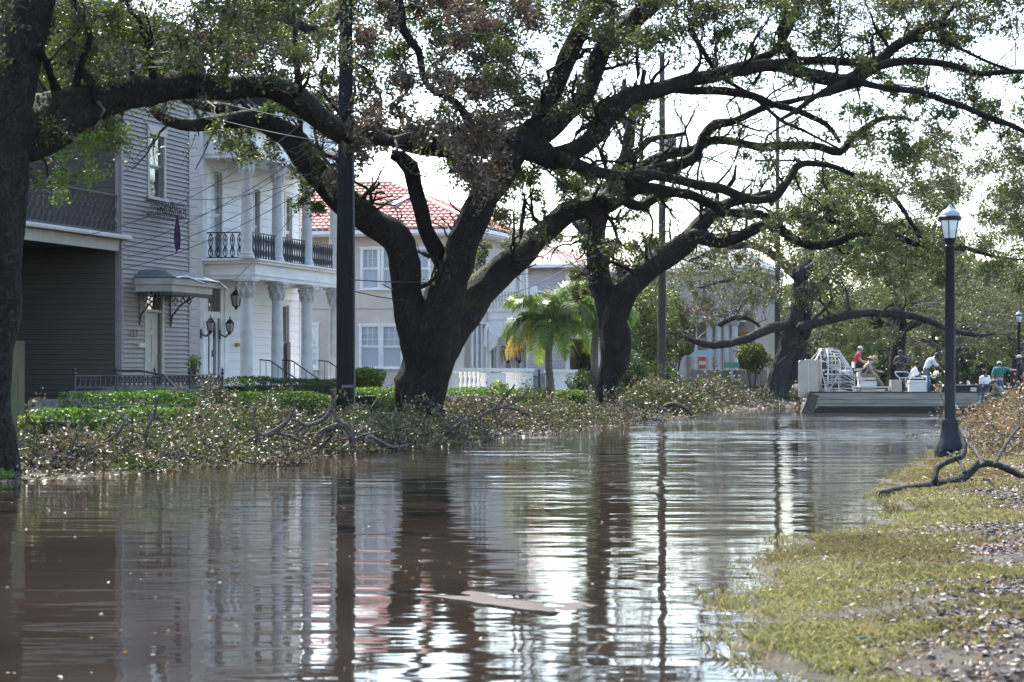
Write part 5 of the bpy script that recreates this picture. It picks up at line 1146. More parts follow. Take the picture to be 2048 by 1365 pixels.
def floaters():
    n = 420; Y = 11 + 50*rng.uniform(0, 1, n)**1.6; X = rng.uniform(-.24, .2, n)*Y
    t = -X*CU + Y*SU; s = X*SU + Y*CU; k = (t > edge_t(s) + .1) & (t < 13.5); C = np.stack([X[k], Y[k], np.full(k.sum(), .006)], 1)
    o = leaf_obj('floating_leaves', C, .032, [(.3,.2,.08),(.35,.28,.16),(.15,.17,.05),(.12,.08,.05)], DEAD, None, None, .5, 'stuff', .08); o['label'] = 'small leaves and scraps floating on the flood water'
floaters()
def far_wood():
    n = 70000; X = rng.uniform(-6, 85, n); Y = 182 + rng.uniform(0, 22, n); top = 9 + 2.5*np.sin(X*.21) + 1.6*np.sin(X*.53+1) + np.sin(X*1.1)
    Z = top*rng.uniform(0, 1, n)**.7; C = np.stack([X, Y, Z], 1)
    o = leaf_obj('far_wood', C, .75, GREY_G + GREENS, LEAF, None, None, .6, 'stuff'); o['label'] = 'hazy grey-green mass of trees closing the end of the street'
    n = 26000; X = rng.uniform(-34, 20, n); Y = rng.uniform(118, 150, n); k = (X < -16) | (X > 0) ; 
far_wood()

def palm(label, px, yb, yc, d, nf, R_, seed, yellow=()):
    base = P(px, yb, d); top = P(px, yc, d); s, t = st(base); base.z = gz(s, t) - .05
    r = empty('palm_tree', base); tag(r, label, 'palm tree', 'queen palms in front of the clapboard house')
    h = top.z - base.z; w = 14/F*d/2
    tr = MB(); K = 26
    tr.tube([(.04*math.sin(i*.3), 0, h*i/K) for i in range(K+1)], [w*(1.25 - .35*i/K)*(1.08 if i % 2 else .95) for i in range(K+1)], 12)
    tr.build('trunk', mat('palm_trunk', (.2,.17,.14), .8, c2=(.1,.08,.065), nscale=6, stretch=(1,1,4)), r, smooth=True)
    cs = MB().tube([(0,0,0),(0,0,.35),(0,0,.75)], [w*.95,w*.8,w*.3], 10); cs.build('crownshaft', mat('palm_green', (.09,.14,.03), .5), r, (0,0,h-.05), True)
    rg2 = np.random.default_rng(seed)
    for i in range(nf):
        a = 2*math.pi*i/nf*2.4 + rg2.uniform(-.2, .2); el = R(78 - 95*(i/nf) + rg2.uniform(-8, 8)); Lf = R_*rg2.uniform(.85, 1.1); K = 22; p = np.array([0, 0, h + .35]); pts = [p.copy()]
        if i in yellow: a = yellow[i]; el = R(-15)
        for k in range(K):
            e = el - (k/K)**1.4*R(125 if i not in yellow else 80); e = max(e, R(-88)); p = p + Lf/K*np.array([math.cos(a)*math.cos(e), math.sin(a)*math.cos(e), math.sin(e)]); pts.append(p.copy())
        pts = np.array(pts); side = np.array([-math.sin(a), math.cos(a), 0])
        V = []; Q = []
        for k in range(3, K+1):
            tn = pts[k] - pts[k-1]; tn /= np.linalg.norm(tn); nn = np.cross(side, tn)
            for f_ in (0, .25, .5, .75):
                o = pts[k-1] + (pts[k]-pts[k-1])*f_
                for sg in (-1, 1):
                    ll = R_*.33*math.sin(math.pi*min(1, (k+f_)/K*.9+.08))*rg2.uniform(.75, 1.1); dr = side*sg*rg2.uniform(.75, 1) + tn*.5 + nn*rg2.uniform(-.35, .45); dr /= np.linalg.norm(dr)
                    m_ = o + dr*ll*.55; e_ = o + dr*ll*.9 + np.array([0, 0, -ll*.55]); b = len(V); wv = tn*.016
                    V += [tuple(o-wv), tuple(o+wv), tuple(m_+wv), tuple(e_), tuple(m_-wv)]; Q.append((b, b+1, b+2, b+3, b+4))
        c = (.6,.4,.06) if i in yellow else tuple(np.array([(.16,.23,.06),(.2,.27,.08),(.12,.19,.05)][rg2.integers(3)]))
        me = np_mesh('frond', np.array(V), np.array(Q), LEAF, np.repeat(np.array([c])*rg2.uniform(.75, 1.25, (len(Q), 1)), 5, 0)); fo = inst('frond', me, r)
        if i in yellow: fo['label'] = 'yellowed drooping frond'
        MB().tube([tuple(q) for q in pts[::3]], [.025*(1-j/9) + .004 for j in range(len(pts[::3]))], 5).build('midrib', mat('palm_green', (.09,.14,.03), .5), fo)
    return r
palm('queen palm with one orange-yellow drooping frond in front of the pale clapboard wall', 1099, 792, 655, 80, 24, 2.6, 3, {19: R(185), 21: R(205)})
palm('second queen palm half hidden behind the slimmer oak trunk', 1190, 790, 650, 92, 20, 2.5, 5)

# ------------------------------------------------------------------ fallen limbs, boards, rocks
def fallen(label, paths, d, name='fallen_branch', cat='branch', m=FALLEN, cap=None):
    base = None; r = None
    for i, (ctrl, d1) in enumerate(paths):
        pts = spline(px_limb(ctrl, d, d1 or d), .08)
        if r is None: base = Vector(pts[0, :3]); r = empty(name, base); tag(r, label, cat)
        me, _ = limb_mesh('stem' if i == 0 else 'side_branch', pts, m, 10, .12, .35, i+int(d*10), 0, cap if i == 0 else None); me.transform(Matrix.Translation(-base)); inst(me.name.split('.')[0], me, r)
    return r
fallen('crooked broken branch with an orange split end standing beside the tall pole', [([(594,893,6),(595,864,7),(612,852,8),(642,843,9),(660,825,9),(667,802,9),(666,780,11)], None), ([(628,890,10),(640,868,12),(664,856,13),(690,850,14),(702,862,14),(708,882,12)], None), ([(664,820,7),(674,838,8),(694,856,10)], None), ([(612,852,6),(585,838,5),(560,842,3)], None)], 42.5, cap=SPLINT)
fallen('long thin broken branch reaching right along the waterline from the tall pole', [([(686,896,8),(711,880,8),(746,876,7),(780,893,7),(821,891,5)], 46), ([(700,884,6),(730,870,5),(765,862,3)], None)], 42.5)
fallen('short bare branch lying in front of the great oak base', [([(884,874,5),(903,866,7),(930,868,7),(951,879,5)], None)], 52)
fallen('upright forked twig standing in the left bank brush', [([(290,905,7),(294,857,7),(308,830,6),(318,792,4)], None), ([(292,870,5),(262,862,4),(228,860,3)], None), ([(300,845,4),(330,820,3)], None)], 38)
fallen('thin grey twigs arching over the right brush heap by the oak', [([(960,835,6),(985,820,7),(1010,815,6),(1040,822,5),(1060,835,4)], None), ([(985,820,4),(1015,790,4),(1030,770,3)], None), ([(1010,815,4),(1040,800,4),(1058,780,3)], None)], 52)
fallen('curved bough lying on the heap beside the thin brown pole', [([(1318,826,9),(1335,812,10),(1355,810,9),(1375,822,8),(1390,835,6)], None), ([(1290,840,12),(1330,835,18),(1355,830,14)], None)], 78)
fallen('rough dark log lying on the grass at the water edge below the lamp', [([(1757,988,14),(1788,984,18),(1818,978,18),(1862,971,24),(1899,966,30),(1925,949,24),(1955,928,18),(1985,931,16),(2021,943,14),(2055,960,11)], 31), ([(1870,964,14),(1874,938,12),(1899,923,11),(1925,913,10),(1930,889,9),(1918,865,6)], 30), ([(1930,945,8),(1920,925,7),(1895,905,4)], 30), ([(1965,930,10),(1950,900,8),(1930,880,5)], 31), ([(1990,930,8),(2010,890,7),(2040,850,4)], 31)], 29.2, 'fallen_log', 'log', BARKG)
fallen('slim stick lying in the grass of the near bank', [([(1720,1164,4),(1745,1156,6),(1775,1150,6),(1812,1147,5)], None)], 17.2, 'stick', 'stick')
fallen('thin twig arching above the grass near the plastic cup', [([(1905,1165,2),(1915,1148,2),(1935,1143,2),(1955,1148,2)], None), ([(1903,1165,2),(1898,1140,2),(1896,1115,2)], None)], 17.0, 'twig', 'twig')
fallen('grey dead bough sprawled over the heap left of the tall pole', [([(470,905,10),(500,880,12),(540,868,11),(575,842,9),(590,815,6)], None), ([(520,874,8),(505,845,7),(512,815,5)], None), ([(545,866,7),(580,872,6),(612,888,4)], None)], 41)
fallen('dead forked bough jutting from the brush at far left', [([(120,925,9),(160,900,10),(205,888,9),(240,862,7),(250,838,4)], None), ([(175,897,7),(165,868,6),(180,845,4)], None)], 36.5)
def floating_board():
    z = .012; q = [(-.67,16.1),(.03,16.85),(.80,15.75),(.26,14.9)]
    c = Vector((sum(a for a, _ in q)/4, sum(b for _, b in q)/4, 0)); vs = []
    N_ = 26; pts = []
    mb = MB()
    for lvl in (0, 1):
        for i in range(N_+1):
            for j in range(N_+1):
                u, v = i/N_, j/N_; x = (q[0][0]*(1-u)+q[1][0]*u)*(1-v) + (q[3][0]*(1-u)+q[2][0]*u)*v; y = (q[0][1]*(1-u)+q[1][1]*u)*(1-v) + (q[3][1]*(1-u)+q[2][1]*u)*v
                zz = -.004 + .014*mnoise.noise(Vector((u*3, v*2, 4))) + .008*mnoise.noise(Vector((u*9, v*7, 1))) + .012*(1-u)*(1-v) + .02*v*(1-u)**2 + .006*math.sin(u*5)*math.sin(v*4) - .022*(u*(1-v)) ; mb.v.append((x-c.x, y-c.y, zz - (0 if lvl else .022)))
    n1 = (N_+1); o = n1*n1
    for i in range(N_):
        for j in range(N_):
            a = i*n1+j; mb.f.append((o+a, o+a+1, o+a+n1+1, o+a+n1)); mb.f.append((a, a+n1, a+n1+1, a+1)); mb.m += [0, 0]
    for i in range(N_):
        for a, b in ((i, i+1), (i*n1, (i+1)*n1), (N_*n1+i, N_*n1+i+1), (i*n1+N_, (i+1)*n1+N_)): mb.f.append((a, b, o+b, o+a)); mb.m.append(0)
    ob = mb.build('floating_board', mat('soaked_plywood', (.1,.078,.06), .6, c2=(.045,.035,.028), nscale=5, stretch=(1,5,1), bump=.012, bscale=16, spec=.12), None, c, True); tag(ob, 'sheet of soaked plywood lying awash in the foreground water', 'board')
floating_board()
def rock(label, px, py, d, r, seed, name='rock', m=None, cat='rock'):
    c = P(px, py, d); bm = bmesh.new(); bmesh.ops.create_icosphere(bm, subdivisions=3, radius=1)
    for v in bm.verts: v.co = Vector((v.co.x*r, v.co.y*r, v.co.z*r*.7))*(1 + .5*mnoise.noise(v.co*1.3 + Vector((seed,0,0))) + .15*mnoise.noise(v.co*5))
    me = bpy.data.meshes.new(name); bm.to_mesh(me); bm.free(); me.materials.append(m or mat('grey_rock', (.25,.23,.22), .85, c2=(.1,.09,.085), nscale=5, bump=.02, bscale=14, world=True)); me.polygons.foreach_set('use_smooth', [True]*len(me.polygons))
    return tag(inst(name, me, None, c), label, cat)
rock('pale rounded rock at the foot of the nearest oak', 44, 925, 35, .2, 1)
rock('dark earthy root mass below the pale rock in the lower left', 12, 945, 34, .3, 5, 'root_mass', FALLEN, 'root mass')
rock('small pale stone at the top of the grassy bank, right edge', 2012, 985, 28.5, .08, 9)
MB().prismx([(-.03,-.1),(-.03,1.95),(0,2.0),(.03,1.95),(.03,-.1)], -.11, .11)
def olive_fence():
    c = P(35, 742, 37.0); s, t = st(c); r = empty('fence_post', (c.x, c.y, -.1), R(10)); tag(r, 'olive-green painted gate post standing beside the nearest oak trunk', 'post')
    OL = mat('olive_paint', (.1,.1,.045), .6, c2=(.065,.062,.03), nscale=3, stretch=(3,3,.6))
    for i in range(2): MB().box((-.115+i*.117, -.03, 0), (-.002+i*.117, .03, 2.22)).build('plank', OL, r)
    MB().box((-.12,-.04,2.221),(.12,.04,2.25)).build('cap_strip', OL, r); MB().box((-.1,.031,.4),(.1,.07,.5)).build('rail', OL, r)
olive_fence()
def low_iron_fence():
    t = 22.2; s0 = s_of(150, t); s1 = s_of(445, t); z = z_of(776, dof_t(300, t)); h = z_of(750, dof_t(300, t)) - z; L = s1-s0
    r = empty('iron_fence', W(s0, t, z), ROT); tag(r, 'low ornamental cast-iron fence before the grey house door', 'fence')
    MB().box((-.1,-.12,-.9),(L+.1,.12,-.05)).build('stone_curb', STONE, r)
    MB().box((0,-.02,h-.03),(L,.02,h)).box((0,-.02,.02),(L,.02,.05)).build('rail', IRON, r)
    u = MB(); w = .26
    for sx in (-1, 1):
        u.tube([(0,0,.05),(sx*.1,0,.1),(sx*.11,0,.2),(sx*.03,0,.24),(0,0,.18),(sx*.05,0,.14)], .014, 4); u.tube([(0,0,.24),(sx*.08,0,.3),(sx*.1,0,.24)], .012, 4); u.tube([(sx*.12,0,.03),(sx*.12,0,.32)], .009, 4)
    me = u.mesh('scroll_panel', IRON); n = int(L/w)
    for i in range(n): inst('scroll_panel', me, r, ((i+.5)*L/n, 0, 0), (0,0,0), (1,1,h/.345))
    me = MB().lathe([(.03,-.4),(.025,h),(.05,h+.03),(.02,h+.08),(.035,h+.12),(0.005,h+.18)], 8).mesh('newel', IRON)
    for k in range(5): inst('newel', me, r, (L*k/4, 0, 0))
low_iron_fence()
def stone_steps():
    t = 23.2; s0 = s_of(48, 23); r = empty('stone_steps', W(s0, 21.0, .3), ROT); tag(r, 'mossy stone steps and kerb wall at the foot of the dark carport', 'steps')
    for k in range(5): MB().box((-.5, .33*k, -.3), (3.6, .33*(k+1)-.004, .14*(k+1))).build('step', STONE, r)
    MB().box((3.62,-.1,-.4),(3.95,1.8,.95)).build('cheek_wall', STONE, r)
    MB().tube([(3.8,0,.95),(3.8,.3,1.25),(3.8,.9,1.35),(3.8,1.7,1.35)], .03, 6).build('hand_rail', IRON, r)
stone_steps()

# ------------------------------------------------------------------ poles, wires, lamps
POLEM = mat('dark_utility_pole', (.014,.014,.016), .85, c2=(.007,.007,.009), spec=.2, nscale=8, stretch=(2,2,.3), bump=.006, bscale=30)
POLEB = mat('brown_utility_pole', (.075,.055,.048), .8, c2=(.045,.034,.03), nscale=8, stretch=(2,2,.3))
def pole(label, px, d, w0, w1, ztop, m, arm=None, box=None):
    c = P(px, 742, d); s, t = st(c); zb = gz(s, t) - .3; r = empty('utility_pole', (c.x, c.y, zb), R(rnd.uniform(0, 90))); tag(r, label, 'utility pole')
    r.rotation_euler = (0, 0, 0)
    k = d/F/2; h = ztop - zb; MB().tube([(0,0,0),(-.01,0,h*.3),(.01,0,h*.6),(0,0,h)], [w0*k, w0*k*.93, (w0*.45+w1*.55)*k, w1*k], 18).build('shaft', m, r, smooth=True)
    if arm:
        z, a0, a1 = arm; MB().box((a0, -.16, z-.06-zb), (a1, -.05, z+.06-zb)).build('crossarm', m, r)
        for x in np.linspace(a0+.1, a1-.1, 4): MB().lathe([(.03,0),(.05,.03),(.03,.07),(.05,.1),(.02,.14)], 8).build('insulator', mat('porcelain', (.4,.35,.3), .3), r, (x, -.105, z+.061-zb))
    if box: x0, x1, z0, z1 = box; MB().lathe([(.05,z0),(.24,z0+.02),(.24,z1-.04),(.2,z1)], 14).build('transformer', mat('grey_steel', (.2,.21,.22), .6, .1), r, (x0, -.35, -zb), True); MB().box((x0-.04,-.14,z0+.3-zb),(x0+.04,-.08,z0+.45-zb)).build('mount', IRON, r)
    return r
p1 = pole('tall near-black utility pole standing in the brush left of the great oak', 691, 50.0, 37, 20, 14.5, POLEM)
me = MB().box((-.02,-.02,0),(.02,.02,.5)).mesh('pole_strap', IRON)
# cable riser guard and straps on the near pole
MB().tube([(.19,-.06,.2),(.19,-.05,4.0),(.16,-.05,8.0)], .035, 8).build('cable_riser', IRON, p1, smooth=True)
for z in (1.4,): MB().lathe([(.212-.004*z,0),(.212-.004*z,.06)], 18).build('strap', mat('dull_steel', (.1,.1,.105), .6, .3), p1, (0,0,z))
pole('thin brown utility pole beyond the slimmer oak, with a grey transformer high up', 1324, 87, 18, 11, z_of(105, 87), POLEB, None, (.3, .9, z_of(320, 87), z_of(272, 87)))
pole('distant dark utility pole with a crossarm, behind the leaning oak', 1555, 118, 12, 7, z_of(238, 118), POLEB, (z_of(322, 118), -1.25, 1.25))
def wire(label, a, b, sag=.3, r_=.008, n=14, group='overhead wires strung from the tall dark pole'):
    a = Vector(a); b = Vector(b); m = MB(); pts = []
    for i in range(n+1): u = i/n; q = a.lerp(b, u); q.z -= sag*2.4*u*(1-u); pts.append(q - a)
    m.tube(pts, r_, 5); o = m.build('overhead_wire', IRON, None, a); return tag(o, label, 'wire', group)
pt = lambda y: P(690, y, 49.8)
WI = 0; wl = 'black wire sloping from the grey house to the tall pole'
for (x, y, d), yy, sg in [((168,472,54),175,.9),((240,500,58),250,.5),((255,515,58),300,.5),((240,540,58),330,.5)]: wire(wl.replace('wire', ['topmost wire','second wire from the top','third wire from the top','fourth wire from the top','lowest wire'][WI], 1), P(x,y,d), pt(yy), sg); WI += 1
WI = 0; wl = 'black wire crossing before the white columns to the tall pole'
for (x, y, d), yy, sg in [((382,438,63),270,.3),((382,378,63),285,.3),((384,355,63),255,.2),((384,400,63),330,.35),((470,560,66),300,.2)]: wire(wl.replace('wire', ['topmost wire','second wire from the top','third wire from the top','fourth wire from the top','lowest wire'][WI], 1), P(x,y,d), pt(yy), sg); WI += 1
wl = 'heavier cable dropping from the upper left across the white cornice to the tall pole'
wire('upper of two heavier cables crossing the white cornice to the tall pole', P(380,190,54), pt(255), .1, .016); wire('lower of two heavier cables crossing the white cornice to the tall pole', P(410,232,54), pt(290), .1, .016)
wire('wire running from the tall pole past the beige house windows to the right', P(702,582,49.8), P(1180,500,84), 1.6, .013)
wire('lower wire crossing the palm in front of the balustrade house', P(702,560,49.8), P(1324,448,86.8), 1.3, .014)
LB = mat('lamp_black', (.01,.014,.02), .45, c2=(.014,.019,.027), nscale=10, spec=.25)
def lamp(label, px, d, zb, detail=True):
    c = P(px, 742, d); r = empty('street_lamp', (c.x, c.y, zb)); tag(r, label, 'street lamp', 'park street lamps along the bank')
    MB().lathe([(.345,-.25),(.345,.14),(.33,.16),(.3,.17)], 4).build('plinth', LB, r, rot=(0,0,R(0)))
    MB().lathe([(.29,.171),(.27,.24),(.2,.34),(.165,.5),(.15,.66),(.155,.7),(.13,.74)], 20).build('base', LB, r, smooth=True)
    MB().lathe([(.105,.74),(.1,1.2),(.085,3.9),(.1,3.92),(.1,3.96),(.08,3.98),(.1,4.06),(.12,4.1)], 16).build('post', LB, r, smooth=True)
    MB().lathe([(.12,4.101),(.185,4.42),(.18,4.43)], 12).build('lamp_glass', mat('milky_glass', (.7,.7,.68), .25, c2=(.55,.55,.52), nscale=4), r, smooth=True)
    cg = MB().lathe([(.2,4.431),(.215,4.45),(.215,4.5),(.2,4.51)], 16)
    for k in range(6): a = 2*math.pi*k/6 + .2; cg.tube([(math.cos(a)*.125,math.sin(a)*.125,4.1),(math.cos(a)*.192,math.sin(a)*.192,4.44)], .009, 5)
    cg.build('cage', LB, r)
    MB().lathe([(.195,4.511),(.18,4.56),(.13,4.62),(.05,4.66),(.03,4.7),(0.005,4.74)], 16).build('dome_cap', mat('weathered_lamp_cap', (.32,.36,.42), .45), r, smooth=True)
lamp('tall black park lamp on a square plinth at the water edge', 1900, 41.0, .02)
lamp('small distant black lamp at the right edge above the people', 2038, 124, .3)
def sign_post(label, px, d, yt, yb, w, plates, name='sign_post', cat='sign post', m=None):
    c = P(px, yb, d); r = empty(name, c); tag(r, label, cat); zt = z_of(yt, d) - c.z
    MB().tube([(0,0,-.5),(0,0,zt)], w/F*d/2, 8).build('post', m or mat('galvanised', (.33,.34,.35), .5, .5), r)
    for nm, x0, x1, z0, z1, mm in plates: MB().box((x0,-.05,z0),(x1,-.035,z1)).build(nm, mm, r)
SW = mat('sign_white', (.7,.72,.72), .5); SG = mat('sign_green', (.06,.2,.12), .5); SR = mat('sign_red', (.6,.06,.04), .5); SB = mat('sign_pale_blue', (.5,.66,.78), .5)
sign_post('plain grey metal pipe post before the slimmer oak', 1181, 71, 770, 842, 5, [])
sign_post('short post with a small green-edged street name plate by the far fence', 1463, 100, 727, 778, 4, [('name_plate', -.35, .35, .95, 1.2, SG), ('lettering_strip', -.31, .31, 1.0, 1.15, SW)])
bpy.data.objects.remove([o for o in bpy.data.objects if o.name.startswith('lettering_strip')][0])
sign_post('red and white striped marker board before the cream house', 1405, 116, 712, 768, 3, [('marker_board', -.18, .18, .7, 1.5, SW), ('red_band', -.17, .17, 1.2, 1.42, SR)])
for o in [o for o in bpy.data.objects if o.name.startswith('red_band')]:
    o.location.y -= .016; c2 = o.copy(); col.objects.link(c2); c2.location.z -= .42
sign_post('pale blue rectangular sign hung beside the cream house columns', 1404, 118, 700, 768, 3, [('sign_board', -.7, .65, 1.45, 1.8, SB)])
def wood_fence():
    a = P(1383, 772, 110); b = P(1535, 772, 122); L = (b-a).length; r = empty('board_fence', (a.x, a.y, .15), math.atan2(b.y-a.y, b.x-a.x)); tag(r, 'weathered green-grey board fence in front of the cream house', 'fence')
    h = z_of(740, 115) - .15; pw = .16; n = int(L/pw); me = MB().prism([(0,0),(pw*.93,0),(pw*.93,h-.02),(pw*.47,h),(0,h-.02)], -.012, .012).mesh('plank', mat('fence_wood', (.16,.155,.12), .8, c2=(.11,.105,.085), nscale=3))
    for i in range(n): inst('plank', me, r, (i*pw, rnd.uniform(-.01,.01), 0), (0,0,0), (1,1,rnd.uniform(.97,1.02)))
    MB().box((0,.02,h*.8),(L,.06,h*.88)).box((0,.02,h*.2),(L,.06,h*.28)).build('rail', MATS['fence_wood'], r)
wood_fence()
def hydrant():
    c = P(1380, 790, 104); r = empty('fire_hydrant', (c.x, c.y, gz(*st(c)))); tag(r, 'small yellow fire hydrant in the brush near the far porch', 'hydrant'); Y = mat('hydrant_yellow', (.6,.38,.05), .5)
    MB().lathe([(.15,0),(.15,.05),(.1,.06),(.1,.5),(.13,.52),(.13,.56),(.1,.62),(.04,.68),(.03,.72)], 12).build('barrel', Y, r, smooth=True)
    for s_ in (-1, 1): MB().lathe([(.05,0),(.05,.1),(.06,.1),(.06,.14)], 10).build('nozzle', Y, r, (s_*.09,0,.42), rot=(0, R(90*s_), 0))
hydrant()
def cup():
    c = P(1954, 1166, 17.0); o = MB().lathe([(.03,0),(.045,.11),(.043,.11),(.028,.005)], 16).build('plastic_cup', mat('clear_plastic', (.5,.52,.55), .25, c2=(.4,.42,.45)), None, c, True); o.rotation_euler = (R(12), R(-10), 0); tag(o, 'discarded translucent plastic cup standing in the grass', 'cup')
    c = P(1708, 1279, 12.95); c.z = gz(*st(c)) + .03; o = MB().lathe([(.0,0),(.02,.005),(.022,.08),(.012,.1),(.009,.13),(.01,.135)], 12).build('bottle', mat('dark_green_glass', (.02,.05,.045), .08), None, c, True); o.rotation_euler = (R(85), 0, R(70)); tag(o, 'small dark bottle lying flat in the grass', 'bottle')
cup()
# ------------------------------------------------------------------ airboat
ALU = mat('scuffed_aluminium', (.34,.325,.3), .5, .15, c2=(.23,.22,.2), nscale=2.2, stretch=(.5,1,4), bump=.004, bscale=6)
ALUL = mat('pale_grey_paint', (.62,.62,.6), .45, c2=(.5,.5,.48), nscale=4)
BEIGE = mat('beige_panel', (.52,.47,.41), .5, c2=(.43,.39,.34), nscale=2)
BLK = mat('black_rubber', (.012,.013,.014), .6)
TUBE = mat('white_tubing', (.66,.67,.68), .4)
ENG = mat('engine_metal', (.12,.12,.125), .45, .5, c2=(.04,.04,.045), nscale=12)
BD = 88.5; BK = F / BD
def bx(px): return (px - 1615) / BK
def bz(py): return (824 - py) / BK
def airboat():
    o = P(1615, 824, BD); A = empty('airboat', (o.x, o.y, 0), R(-2)); tag(A, 'aluminium airboat with a white propeller cage and beige rudders carrying five people', 'airboat')
    L = bx(2000); hw = 1.15; zd = bz(786)
    prof = [(0,-.25),(.15,-.3),(bx(1930),-.3),(bx(1975),.12),(L,.55),(L,zd+.02),(0,zd)]
    h = MB().prism(prof, -hw, hw); h.build('hull', ALU, A)
    for y in (-hw-.03,):
        b = MB()
        for z in (bz(797), bz(805)): b.box((.25,y-.04,z-.02),(bx(1960),y+.029,z+.02))
        b.build('hull_rib', ALU, A)
        MB().prism([(.05,-.1),(bx(1935),-.1),(bx(1962),bz(812)),(.3,bz(812)),(.25,bz(816)),(.05,bz(816))], -hw-.02, -hw-.003).build('chafe_strip', BLK, A)
        for x in (bx(1690), bx(1797), bx(1880)): MB().box((x,-hw-.012,.18),(x+.03,-hw-.001,zd-.02)).build('hull_seam', ALU, A)
    MB().box((.02,-hw-.05,zd+.021),(L,hw+.05,zd+.05)).build('gunwale', BLK, A)
    MB().add([(-.45,-hw,-.2),(.05,-hw-.03,-.25),(.35,-hw-.03,zd-.1),(0,-hw-.03,zd),(-.45,-.5,-.2),(.05,-.5,-.25),(.35,-.5,zd-.1),(0,-.5,zd)], [(0,1,2,3),(7,6,5,4),(0,4,5,1),(1,5,6,2),(2,6,7,3),(3,7,4,0)]).build('transom_wedge', mat('stained_steel', (.14,.115,.09), .6, .3, c2=(.06,.05,.045), nscale=5), A)
    # twin rudders
    for i, (y, dx, rot) in enumerate(((-.75, 0, -7), (.55, .35, -7))):
        x0 = bx(1592)+dx; x1 = bx(1634)+dx; z0 = bz(796)+i*.1; z1 = bz(721)+i*.05; m = (x0+x1)/2
        rr = MB().prism([(-.42,z0+.05),(-.3,z0),(.36,z0),(.42,z0+.1),(.4,z1-.05),(.34,z1),(-.36,z1),(-.42,z1-.06)], -.035, .035)
        ob = rr.build('rudder', BEIGE, A, (m, y, 0), rot=(0, 0, R(18)))
        MB().box((-.03,-.05,z0+.1),(.0,-.036,z1-.1)).build('rudder_seam', WHITEW, ob)
    # engine stand and cage
    xr = bx(1636); zt = bz(698); 
    cg = MB(); yc = 0; zc = (zt + bz(782))/2 + .0; rr_ = (zt - bz(782))/2; xc = bx(1652)
    for xx, k in ((xc, 1.0), (xc-.28, .97)):
        cg.tube([(xx, rr_*k*math.cos(a), zc + rr_*k*math.sin(a)) for a in np.linspace(0, 2*math.pi, 33)], .028, 6)
    for a in np.linspace(0, 2*math.pi, 17)[:-1]: cg.tube([(xc-.28, rr_*.97*math.cos(a), zc+rr_*.97*math.sin(a)), (xc, rr_*math.cos(a), zc+rr_*math.sin(a))], .014, 5)
    cg.build('cage_ring', TUBE, A)
    fr = MB(); xf = bx(1704); zf_ = bz(742); rf = .34
    NB = 26
    for a in np.linspace(0, 2*math.pi, NB+1)[:-1]:
        fr.tube([(xc, rr_*math.cos(a), zc+rr_*math.sin(a)), (xc+.5, rr_*.93*math.cos(a), zc + rr_*.93*math.sin(a)), (xf, rf*math.cos(a)*1.6, zf_-.35 + rf*1.1*math.sin(a))], .013, 4)
    for k, rk in ((.14,.97),(.3,.87),(.5,.72),(.72,.56),(.95,.4)):
        x = xc + (xf-xc)*k; zz = zc*(1-k) + (zf_-.35)*k
        fr.tube([(x, rr_*rk*1.02*math.cos(a), zz + rr_*rk*math.sin(a)) for a in np.linspace(0, 2*math.pi, 25)], .011, 4)
    tag(fr.build('cage_guard', TUBE, A), kind=None)
    st_ = MB()
    for y in (-.95, .95):
        for a, b in (((bx(1625),y,bz(722)),(bx(1642),y*.3,zt)),((bx(1636),y,bz(735)),(bx(1650),y,bz(788))),((bx(1642),y*.3,zt),(bx(1666),y*.3,zt+.02)),((bx(1640),y,bz(722)),(bx(1700),y*.5,bz(752))),((bx(1645),y,bz(748)),(bx(1700),y,bz(750))),((bx(1645),y,bz(764)),(bx(1703),y,bz(764))),((bx(1703),y,bz(748)),(bx(1703),y,bz(787))),((bx(1650),y,bz(788)),(bx(1672),y,bz(748))),((bx(1672),y,bz(748)),(bx(1672),y,bz(788))),((bx(1645),y,bz(777)),(bx(1703),y,bz(777)))): st_.tube([a, b], .022, 6)
    st_.build('engine_stand', TUBE, A)
    e = MB().box((bx(1655),-.4,bz(778)),(bx(1700),.4,bz(757))).lathe([(.22,0),(.24,.1),(.2,.5)], 12, (bx(1690),-.1,bz(760))).box((bx(1662),-.55,bz(762)),(bx(1692),.55,bz(752))).tube([(bx(1660),-.5,bz(770)),(bx(1680),-.62,bz(776)),(bx(1700),-.5,bz(780))], .06, 8)
    e.build('engine', ENG, A)
    MB().tube([(bx(1676),-.3,bz(746)),(bx(1697),-.3,bz(746))], .12, 10).build('air_filter', mat('chrome', (.7,.7,.72), .15, .9), A)
    pr = MB(); x = xc - .12
    for a in (R(25), R(145), R(265)):
        d = Vector((0, math.cos(a), math.sin(a))); q = Vector((0, -math.sin(a), math.cos(a))); c0 = Vector((x, 0, zc)); vs = []
        for r_, w_, tw_ in ((.08,.06,.9),(.35,.1,.7),(.7,.09,.45),(rr_*.93,.04,.25)):
            for s_ in (-1, 1): vs.append(c0 + d*r_ + q*w_*s_ + Vector((w_*s_*tw_, 0, 0)))
        pr.add([v + Vector((.012,0,0)) for v in vs] + [v - Vector((.012,0,0)) for v in vs], [(0,1,3,2),(2,3,5,4),(4,5,7,6),(8,10,11,9),(10,12,13,11),(12,14,15,13),(0,2,10,8),(2,4,12,10),(4,6,14,12),(1,9,11,3),(3,11,13,5),(5,13,15,7),(6,7,15,14)])
    pr.lathe([(.0,0),(.1,.02)], 10, (x,0,zc)); pr.build('propeller', mat('propeller_black', (.03,.03,.03), .4), A)
    # pilot platform, seats, boxes, railings, bow box
    MB().box((bx(1708),-.9,bz(776)),(bx(1772),.9,bz(773))).build('platform', ALUL, A)
